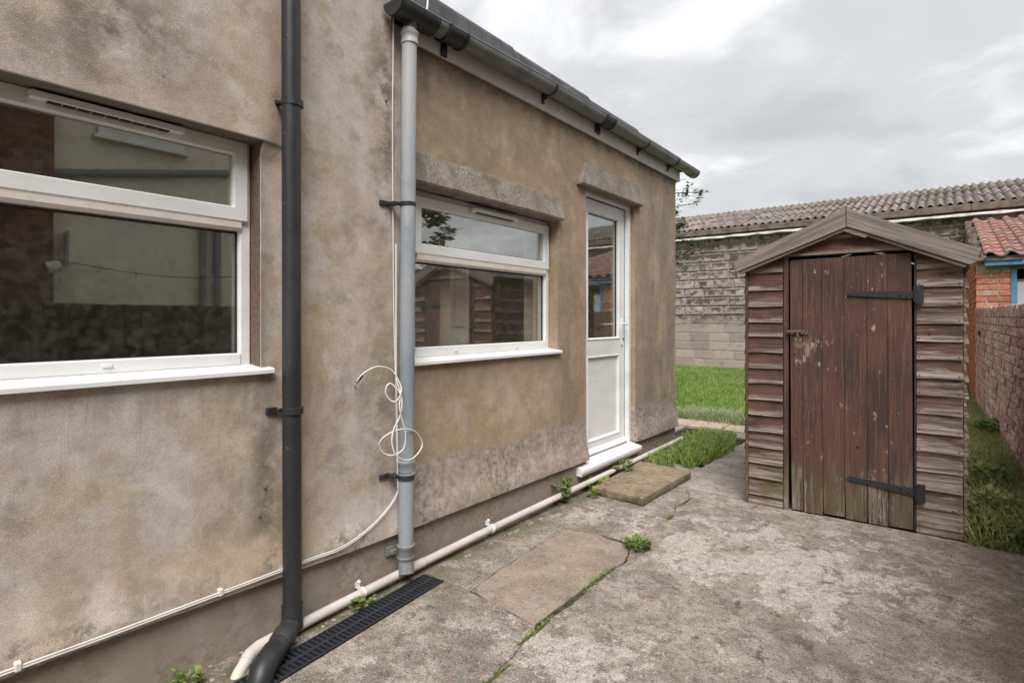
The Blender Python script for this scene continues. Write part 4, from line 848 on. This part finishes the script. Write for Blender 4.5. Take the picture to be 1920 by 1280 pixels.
# body behind the boards, with real walls, floor and dark interior
b = MB(); b.box(0, .25, .006, .02, 0, 1.64).box(.93, WD, .006, .02, 0, 1.60).box(.25, .93, .006, .02, 1.65, 1.80); b.build('front_lining', M['dark_wood'], shed)
MB().box(.0, WD, .021, DP, .002, .03).build('floor', M['dark_wood'], shed); MB().box(.0, WD, DP, DP+.02, 0, 1.62).build('back_wall', M['plank'], shed); MB().box(0, .015, .021, DP, .03, EZ).build('side_wall', M['plank'], shed); MB().box(WD-.015, WD, .021, DP, .03, EZ).build('side_wall', M['plank'], shed)
MB().prism([(0, 1.62), (WD, 1.62), (WD/2, 1.86)], 'y', DP, DP+.02).build('back_gable', M['plank'], shed)
me = None
for sx in (0, 1):
    for k_ in range(len(rb)):
        zt = 1.60 if k_ == 0 else rb[k_-1]
        b = MB(); h = zt-rb[k_]; vs = [(0, 0), (DP, 0)]
        xo = WD + .001 if sx else -.001; s_ = 1 if sx else -1
        pr = [(xo+s_*.024, 0), (xo+s_*.006, h+.012), (xo, h+.012), (xo, 0)]
        o = b.prism(pr, 'y', 0.0 if sx else .02, DP).build('side_board', M['board'], shed); o.location = (0, .0, rb[k_]-.01)
# door leaf, hung crookedly
door = MB().box(.005, .645, .010, .022, .02, 1.62).build('door', M['dark_wood'], shed); door.location = (.276, -.02, .012); door.rotation_euler = (0, R(-.35), 0)
px_ = [0, .072, .182, .302, .420, .526, .646]
for k_ in range(6):
    x0, x1 = px_[k_]+.0010, px_[k_+1]-.0010; n = 8; zb_ = .0 + random.uniform(-.006, .008); zt_ = 1.612 + k_*.0012; vs = []
    for i in range(n+1):
        z = zb_+(zt_-zb_)*i/n; e0 = .0010*nz(z*4, k_*3.1, 1) + .0012*sst(.6, .0, z) + (.0035 if i == 0 else 0)*random.random(); e1 = .0010*nz(z*4, k_*3.1, 9) - .0012*sst(.6, .0, z)
        yy = -.002 - .0022*abs(nz(k_*2.2, z*1.3)); vs += [(x0+e0, yy+.0012, z), (x0+e0+.003, yy, z), (x1+e1-.003, yy, z), (x1+e1, yy+.0012, z), (x1+e1, .0095, z), (x0+e0, .0095, z)]
    N = 6; fs = [(i*N+j, i*N+(j+1) % N, (i+1)*N+(j+1) % N, (i+1)*N+j) for i in range(n) for j in range(N)] + [tuple(range(N))[::-1], tuple(range(n*N, n*N+N))]
    MB().add(vs, fs).build('plank', M['plank'], door)
def hinge(z, tipx, tilt):
    b = MB(); x1 = .654
    b.prism([(tipx, z+tilt-.006), (tipx+.012, z+tilt-.012), (x1, z-.026), (x1, z+.020), (tipx+.012, z+tilt+.012), (tipx, z+tilt+.006)], 'y', -.012, -.0065)
    for t in (.06, .33, .62, .80, .9): xx = tipx+(x1-tipx)*t; b.tube([(xx, -.0165, z+tilt*(1-t)-(.004 if t < .8 else random.choice((-.012, .008)))), (xx, -.0115, z+tilt*(1-t)-(.004 if t < .8 else 0))], .0045, 8)
    b.tube([(x1+.004, -.014, z-.045), (x1+.004, -.014, z+.045)], .0065, 8); b.box(x1+.010, x1+.048, -.022, -.012, z-.055, z+.052)
    for q in (-.04, -.01, .02, .042): b.tube([(x1+.03+(.01 if q in (-.01, .042) else -.006), -.026, z+q), (x1+.03+(.01 if q in (-.01, .042) else -.006), -.021, z+q)], .0045, 8)
    b.build('hinge', M['iron'], door)
hinge(1.375, .320, .012); hinge(.222, .315, .030)
b = MB(); b.box(-.004, .105, -.010, -.005, 1.135, 1.165); b.tube([(-.022, -.016, 1.152), (.085, -.016, 1.152)], .006, 8); b.box(.008, .020, -.022, -.008, 1.138, 1.166); b.box(.066, .078, -.022, -.008, 1.138, 1.166); b.tube([(.046, -.018, 1.15), (.046, -.026, 1.13), (.052, -.026, 1.118)], .005, 6)
b.build('latch_bolt', M['rust'], door)
# barge boards and roof
def barge(side):
    xa, xe = .585, (-.075 if side < 0 else 1.222); za, ze = 1.925, (1.640 if side < 0 else 1.626); hb = .118 if side < 0 else .112; he = .058 if side < 0 else .066
    a = math.atan2(ze-za, abs(xe-xa)); ca, sa = math.cos(a), math.sin(a)
    def loc(p):                                             # into the board's own frame: x along the slope, z across it
        dx, dz = abs(p[0]-xa), p[1]-za; return (side*(dx*ca + dz*sa), -dx*sa + dz*ca)
    def put(pr, y0, y1, nm, bv):
        o = MB().prism([loc(p) for p in pr], 'y', y0, y1).build(nm, M['greywood'], shed, bevel=bv); o.location = (xa, 0, za); o.rotation_euler = (0, -a*side, 0); return o
    o = put([(xa+side*.0015, za), (xe, ze), (xe+(.012 if side < 0 else -.018), ze-he), (xe+(.03 if side < 0 else -.05), ze-he-.016), (xa+side*.0015, za-hb)], -.075, -.048, 'barge_board', .0025)
    put([(xa, za-hb-.001), (xe+(.035 if side < 0 else -.055), ze-he-.017), (xe+(.05 if side < 0 else -.07), ze-he-.030), (xa, za-hb-.017)], -.064, -.030, 'barge_strip', .002)
    # roof sheet: boards with felt
    r0, r1 = (xa, za-.020), (xe, ze-.016)
    MB().prism([r0, r1, (r1[0], r1[1]-.016), (r0[0], r0[1]-.016)], 'y', -.046, DP+.06).build('roof_board', M['plank'], shed)
    MB().prism([(xa, za+.002), (xe+side*.006, ze+.002), (xe+side*.006, ze-.010), (xa, za-.018)], 'y', -.047, DP+.07).build('roof_felt', M['felt'], shed)
barge(-1); barge(1)
o = MB().prism([(.545, 1.800), (.62, 1.795), (.70, 1.752), (.685, 1.735)], 'y', -.060, -.0655).build('apex_cover_strip', M['greywood'], shed)

# ------------------------------------------------------------ brick wall on the right
bw = empty('brick_wall', (2.427, 9.3, 0), math.atan2(-1, .0305), label='old red brick garden wall with brick on edge coping on the right', cat='wall')
def brick_mesh(L, H_, D, name, m, v):
    b = bmesh.new(); bmesh.ops.create_cube(b, size=1); random.seed(v)
    for q in b.verts: q.co = Vector((q.co.x*L, q.co.y*D, q.co.z*H_)) + Vector((random.uniform(-.002, .002), random.uniform(-.0015, .0015), random.uniform(-.0015, .0015)))
    bmesh.ops.bevel(b, geom=list(b.edges), offset=.004, segments=1, affect='EDGES'); me = bpy.data.meshes.new(name); b.to_mesh(me); b.free(); me.materials.append(m); return me
def variants(L, H_, D, name, m): return [brick_mesh(L, H_, D, name, m, k_) for k_ in range(4)]
st_m = variants(.214, .064, .10, 'brick', M['brick']); hd_m = variants(.101, .064, .10, 'brick', M['brick']); ed_m = variants(.064, .100, .21, 'brick', M['brick'])
random.seed(31)
LEN = 12.3; parts = []; mass = MB(); shade_tinted = MB()
def place_brick(u0, u1, z, kind, mesh, D, hh, dy):
    parts.append(((u0+u1)/2, z, kind, mesh, dy, u1-u0, hh, D))
zrow = 1.365
topz = lambda u: 1.392 - .028*min(u/3.9, 1) + .006*nz(u, 3, 3, 1.2)
u = 0
while u < LEN: place_brick(u, u+.074, -.052, 'e', ed_m, .21, .10, .105); u += .075
u = 0
while u < LEN: place_brick(u, u+.11, -.143, 'h', hd_m, .10, .064, .05); u += .1125
for r in range(16):
    u = -.11 if r % 2 else 0
    while u < LEN: place_brick(max(u, 0.0), u+.215, -.218-.075*r, 's', st_m, .10, .064, .05); u += .225
def inview(p): return 1.15 < p[0] < 4.45 and topz(p[0])+p[1] > .14
near = sorted([p for p in parts if inview(p)], key=lambda p: -p[0])[:285]; ids = {id(p) for p in near}
for p in parts:
    z = topz(p[0]) + p[1] + random.uniform(-.0015, .0015); yo = p[4] + random.uniform(-.006, .004)
    if id(p) in ids:
        o = link('brick', random.choice(p[3]), bw, (p[0], yo, z), (random.uniform(-.015, .015), random.uniform(-.012, .012), random.uniform(-.01, .01)))
        if p[2] == 's' and p[5] < .2: o.scale = (p[5]/.225, 1, 1)
    else: (mass if p[0] < 4.7 else shade_tinted).box(p[0]-p[5]/2+.004, p[0]+p[5]/2-.004, yo-p[7]/2, yo+p[7]/2, z-p[6]/2, z+p[6]/2)
o = mass.build('brickwork', M['brick_mass'], bw); o['kind'] = 'stuff'
o = shade_tinted.build('brickwork', M['brick_shade_tint'], bw); o['kind'] = 'stuff'; o['label'] = 'brickwork alongside the yard, coloured near black to stand for shade'
for (u0, u1, mm) in ((.005, 4.7, 'mortar'), (4.7, LEN-.01, 'brick_shade_tint')):
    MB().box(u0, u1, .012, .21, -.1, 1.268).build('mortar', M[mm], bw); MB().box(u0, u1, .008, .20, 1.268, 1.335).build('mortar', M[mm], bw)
MB().prism([(.62, -.03), (.74, -.005), (.74, .02), (.62, .02)], 'z', 1.10, 1.112).add([(.74, -.02, 1.04), (.75, -.02, 1.04), (.75, .01, 1.112), (.74, .01, 1.112), (.74, -.03, 1.112), (.75, -.03, 1.112)], [(0, 1, 5, 4), (0, 4, 3), (1, 2, 5)]).build('iron_bracket', M['iron'], bw)

# ------------------------------------------------------------ orange brick outbuilding with pantiles
ob = empty('outbuilding', (2.43, 9.31, 0), label='orange brick outbuilding with clay pantile roof and blue timber trim', cat='outbuilding')
o_s = variants(.214, .064, .10, 'brick', M['brick_orange']); o_h = variants(.104, .064, .10, 'brick', M['brick_orange'])
random.seed(44)
for r in range(25):
    z = 1.885 - .076*r
    seq = [(0, .222, o_s), (.232, .337, o_h)] if r % 2 == 0 else [(0, .107, o_h), (.117, .337, o_s)]
    for (u0, u1, me) in seq:
        if r == 0: continue
        o = link('brick', random.choice(me), ob, ((u0+u1)/2, .05+random.uniform(-.004, .003), z), (0, random.uniform(-.01, .01), 0)); 
b = MB(); b.box(.006, .332, .010, .34, 0, 1.95); b.box(.006, 1.9, .34, 3.6, 0, .3); b.build('mortar', M['mortar'], ob)
b = MB(); random.seed(45)
for r in range(39):
    z = 1.885 - .076*(r - 14)
    if z < 0: continue
    v0 = .108 if r % 2 else .22; 
    vtop = lambda v: 1.95 + .262*v
    while v0 < 3.6:
        if z < vtop(v0)-.02: b.box(-.002+random.uniform(-.003, .003), .06, v0, v0+.214, z-.032, z+.032)
        v0 += .225
o = b.build('brickwork', M['brick_orange_mass'], ob); o['kind'] = 'stuff'
MB().prism([(.11, 0), (3.68, 0), (3.68, 2.88), (.11, 1.95)], 'x', .006, .1).build('side_wall', M['brick_orange_mass'], ob)
MB().box(.338, .395, .0, .06, 0, 1.88).build('door_frame', M['blue'], ob, bevel=.002)
fa = MB().box(.085, 2.0, -.10, -.02, 1.925, 2.045).build('fascia', M['blue'], ob, bevel=.002)
MB().box(.10, 2.0, -.035, .0, 1.885, 1.924).build('timber_plate', M['eave'], ob, bevel=.003)
MB().box(.40, 1.6, .035, .055, 0, 1.735).build('panel', M['panel_grey'], ob); MB().box(.40, 1.6, .10, .12, 1.60, 1.885).build('gap_shade_sheet', M['void'], ob); MB().box(.395, 1.6, .02, .05, 1.735, 1.75).build('panel_rail', M['eave'], ob)  # black sheet stands for the shade in the gap above the panel
cu = bpy.data.curves.new('lettering', 'FONT'); cu.body = 'La'; cu.size = .065; cu.extrude = .001
tmp = bpy.data.objects.new('tmp', cu); COL.objects.link(tmp); dg = bpy.context.evaluated_depsgraph_get(); tm_ = bpy.data.meshes.new_from_object(tmp.evaluated_get(dg)); bpy.data.objects.remove(tmp)
tm_.materials.clear(); tm_.materials.append(M['white_letter']); o = link('lettering', tm_, fa, (.435, -.102, 1.955), (R(90), 0, 0))
# pantiles
def tile_mesh():
    n = 12; W_ = .225; L = .345; b = MB(); vs = []
    prof = [(i/n*W_, .030*math.sin(i/n*2*math.pi + .3) * (1.2 if math.sin(i/n*2*math.pi+.3) > 0 else .7)) for i in range(n+1)]
    for (yy, dz) in ((0, 0), (L, 0)):
        for x_, z_ in prof: vs.append((x_, yy, z_+.018))
        for x_, z_ in prof: vs.append((x_, yy, z_))
    m_ = n+1; N = 2*m_; fs = []
    for i in range(n): fs += [(i, i+1, N+i+1, N+i), (m_+i, N+m_+i, N+m_+i+1, m_+i+1), (i, m_+i, m_+i+1, i+1), (N+i, N+i+1, N+m_+i+1, N+m_+i)]
    fs += [(0, N, N+m_, m_), (n, m_+n, N+m_+n, N+n)]
    b.add(vs, fs); return b.mesh('tile', M['tile'], smooth=True)
tmesh = tile_mesh(); random.seed(50); rfa = math.atan(.262)
roof = MB().prism([(-.12, 2.015), (3.70, 2.015+.262*3.82), (3.70, 1.985+.262*3.82), (-.12, 1.985)], 'x', .05, 2.2).build('roof', M['eave'], ob)
for r in range(12):
    for c_ in range(9):
        o = link('tile', tmesh, roof, (.085 + c_*.20, -.15 + r*.31*math.cos(rfa), 2.052 + .262*r*.31*math.cos(rfa)), (rfa - R(3.4) + random.uniform(-.012, .012), random.uniform(-.015, .015), random.uniform(-.01, .01)))
b = MB()
for k_ in range(40):
    t = k_/39; x_ = .03+random.uniform(-.02, .02); y_ = -.1+3.75*t; z_ = 2.02+.262*(y_+.1)
    b.prism([(x_-.05, y_-.07), (x_+.06, y_-.05), (x_+.05, y_+.07), (x_-.04, y_+.06)], 'z', z_-.03, z_+random.uniform(-.01, .06))
b.build('mortar_verge', simple('grey_verge_mortar', (.26, .22, .185), .95, .1, .4, 14, .02, (.30, .13, .08)), ob)

# ------------------------------------------------------------ block wall barn at the back
barn = empty('barn', (0, 13, 0), label='long block wall barn with corrugated roof beyond the lawn', cat='barn')
def block_mesh(L, H_, rock, v):
    b = bmesh.new(); random.seed(v); g = {}; fx = [-.5, -.5+.02/L, -.2, .15, .5-.02/L, .5]; fz = [-.5, -.38, .05, .38, .5]; nx, nz_ = 5, 4
    for i in range(nx+1):
        for j in range(nz_+1):
            e0 = i in (0, nx) or j in (0, nz_)
            g[i, j] = b.verts.new((L*fx[i], 0 if e0 else (-(random.uniform(.016, .036)) if rock else -.003), H_*fz[j]))
    for i in range(nx):
        for j in range(nz_): b.faces.new((g[i, j], g[i+1, j], g[i+1, j+1], g[i, j+1]))
    ed = [e_ for e_ in b.edges if e_.is_boundary]; ex = bmesh.ops.extrude_edge_only(b, edges=ed)
    for q in ex['geom']:
        if isinstance(q, bmesh.types.BMVert): q.co.y = .06
    me = bpy.data.meshes.new('block'); b.to_mesh(me); b.free(); me.materials.append(M['rock'] if rock else M['block']); return me
bl = {(k_, rk): [block_mesh(k_, .195, rk, v) for v in range(3)] for k_ in (.438, .213) for rk in (True, False)}
random.seed(61); HB = .2035; nrow = 15
for r in range(nrow):
    rk = r >= 6; x_ = -6.0 + (.225 if r % 2 else 0) + random.choice((0, .1)); z = .135 + HB*(r+.5)
    while x_ < 2.42:
        k_ = .213 if random.random() < .12 else .438
        if x_ + k_ > 2.44: k_ = .213
        vis = (x_ < -.2) or (r >= 11 and x_ > .3)
        if vis: link('block', random.choice(bl[(k_, rk)]), barn, (x_+k_/2, -.02, z), (0, 0, 0))
        x_ += k_+.012
MB().box(-8, 6.5, -.013, .25, -.1, 3.20).build('wall', M['mortar'], barn)
MB().box(-8, 6.5, -.055, -.015, 3.192, 3.215).build('coping_strip', M['mortar'], barn)
fz = MB(); xs_ = np.linspace(-6.5, 6, 160); vs = []
for x_ in xs_:
    w = .010*nz(x_, 1, 1, 1.7); vs += [(x_, -.19, 3.105+w+.025*nz(x_, 2, 2, 4)), (x_, -.17, 3.150+w+.012*nz(x_, 5, 2, 5)), (x_, -.04, 3.180+w), (x_, -.04, 3.10)]
fs = [(i*4+j, i*4+(j+1) % 4, (i+1)*4+(j+1) % 4, (i+1)*4+j) for i in range(159) for j in range(4)]; fz.add(vs, fs).build('flashing', M['flash'], barn)
for i in range(7):
    MB().box(-7+i*1.9+.004, -7+(i+1)*1.9-.004, -.18, -.08, 3.19, 3.315).build('eave_gutter', M['eave'], barn, bevel=.008)
def corr():
    W_, L, n = 1.05, 1.18, 7*8; vs = []
    for yy in (0, L):
        for top in (0, .010):
            for i in range(n+1): vs.append((W_*i/n, yy, .027*math.sin(i/n*7.2*2*math.pi) - top))
    m_ = n+1; fs = []
    for i in range(n): fs += [(i, i+1, 2*m_+i+1, 2*m_+i), (m_+i, 3*m_+i, 3*m_+i+1, m_+i+1), (i, m_+i, m_+i+1, i+1), (2*m_+i, 2*m_+i+1, 3*m_+i+1, 3*m_+i)]
    return MB().add(vs, fs).mesh('roof_sheet', M['sheet'], smooth=True)
cm = corr(); ba = math.atan(.30); random.seed(70)
rf = MB().prism([(-.1, 3.24), (3.02, 3.24+.3*3.12), (3.1, 3.1), (0, 3.1)], 'x', -8, 6.5).build('roof', M['eave'], barn)
for r in range(3):
    for c_ in range(14):
        d_ = r*1.02; link('roof_sheet', cm, rf, (-7.6+c_*1.0208, -.07+d_*math.cos(ba), 3.352+d_*math.sin(ba)+.006*(c_ % 2)), (ba-R(.9)+random.uniform(-.006, .006), random.uniform(-.004, .004), random.uniform(-.006, .006)))
MB().box(-8, 6.5, 3.05, 6, 0, 4.0).build('back_wall', M['mortar'], barn)

# ------------------------------------------------------------ neighbour's houses across the boundary (seen in the glass)
nh = empty('neighbour_house', (6.1, 3.5, 0), label='cream rendered neighbouring house reflected in the left window', cat='house')
def N_(o): return rel(o, nh)
N_(bx('wall', M['cream_wall'], nh, 6.1, 11, 1.85, 5.4, -.1, 5.2)); N_(MB().prism([(5.9, 5.2), (11.2, 5.2), (8.5, 7.4)], 'y', 1.85, 5.5).build('roof', M['felt'], nh))
wf = N_(bx('window', M['upvc'], nh, 6.03, 6.09, 2.3, 3.3, 3.55, 4.3, bevel=.004)); bx('pane', M['glass'], wf, 6.015, 6.028, 2.37, 3.23, 3.62, 4.23); bx('sill', M['upvc'], wf, 5.98, 6.09, 2.25, 3.35, 3.50, 3.54)
N_(MB().tube([(6.03, 1.3, 2.86), (6.03, 4.2, 3.45)], .05, 10).build('soil_pipe', M['collar_grey'], nh))
for y in (3.55, 3.75): N_(MB().tube([(6.03, y, -.1), (6.03, y, 2.74)], .05, 10).build('soil_pipe', M['collar_grey'], nh))
N_(MB().box(5.86, 6.09, 1.98, 2.02, 1.9, 2.3).tube([(5.9, 1.9, 1.88), (5.9, 1.78, 1.84)], .07, 12).build('wall_lamp', M['upvc_aged'], nh))
nb_ = empty('neighbour_house', (6.0, -1, 0), label='dark red brick neighbouring house with downpipe reflected at the left window edge', cat='house')
rel(bx('wall', M['brick_old'], nb_, 5.9, 11, -6, 1.84, -.1, 5.6), nb_); rel(bx('roof', M['felt'], nb_, 5.7, 11.2, -6.2, 1.84, 5.6, 5.8), nb_)
rel(MB().tube([(5.84, 1.3, -.1), (5.84, 1.3, 5.5)], .045, 10).build('downpipe', M['cream_pipe'], nb_), nb_)
ln = empty('clothes_line', (4.2, 2, 1.9), label='thin clothes line with pegs seen only reflected in the left window', cat='clothes line')
rel(MB().tube([(5.9, 1.8, 1.95), (4.5, 2.6, 1.72), (3.4, 3.6, 1.78)], .004, 5, smooth=6).build('line', M['gasket'], ln), ln)
for p in ((5.3, 2.12, 1.83), (4.9, 2.35, 1.77), (4.2, 2.85, 1.71)): rel(MB().box(p[0]-.006, p[0]+.006, p[1]-.006, p[1]+.006, p[2]-.05, p[2]+.03).build('peg', M['yellow'], ln), ln)
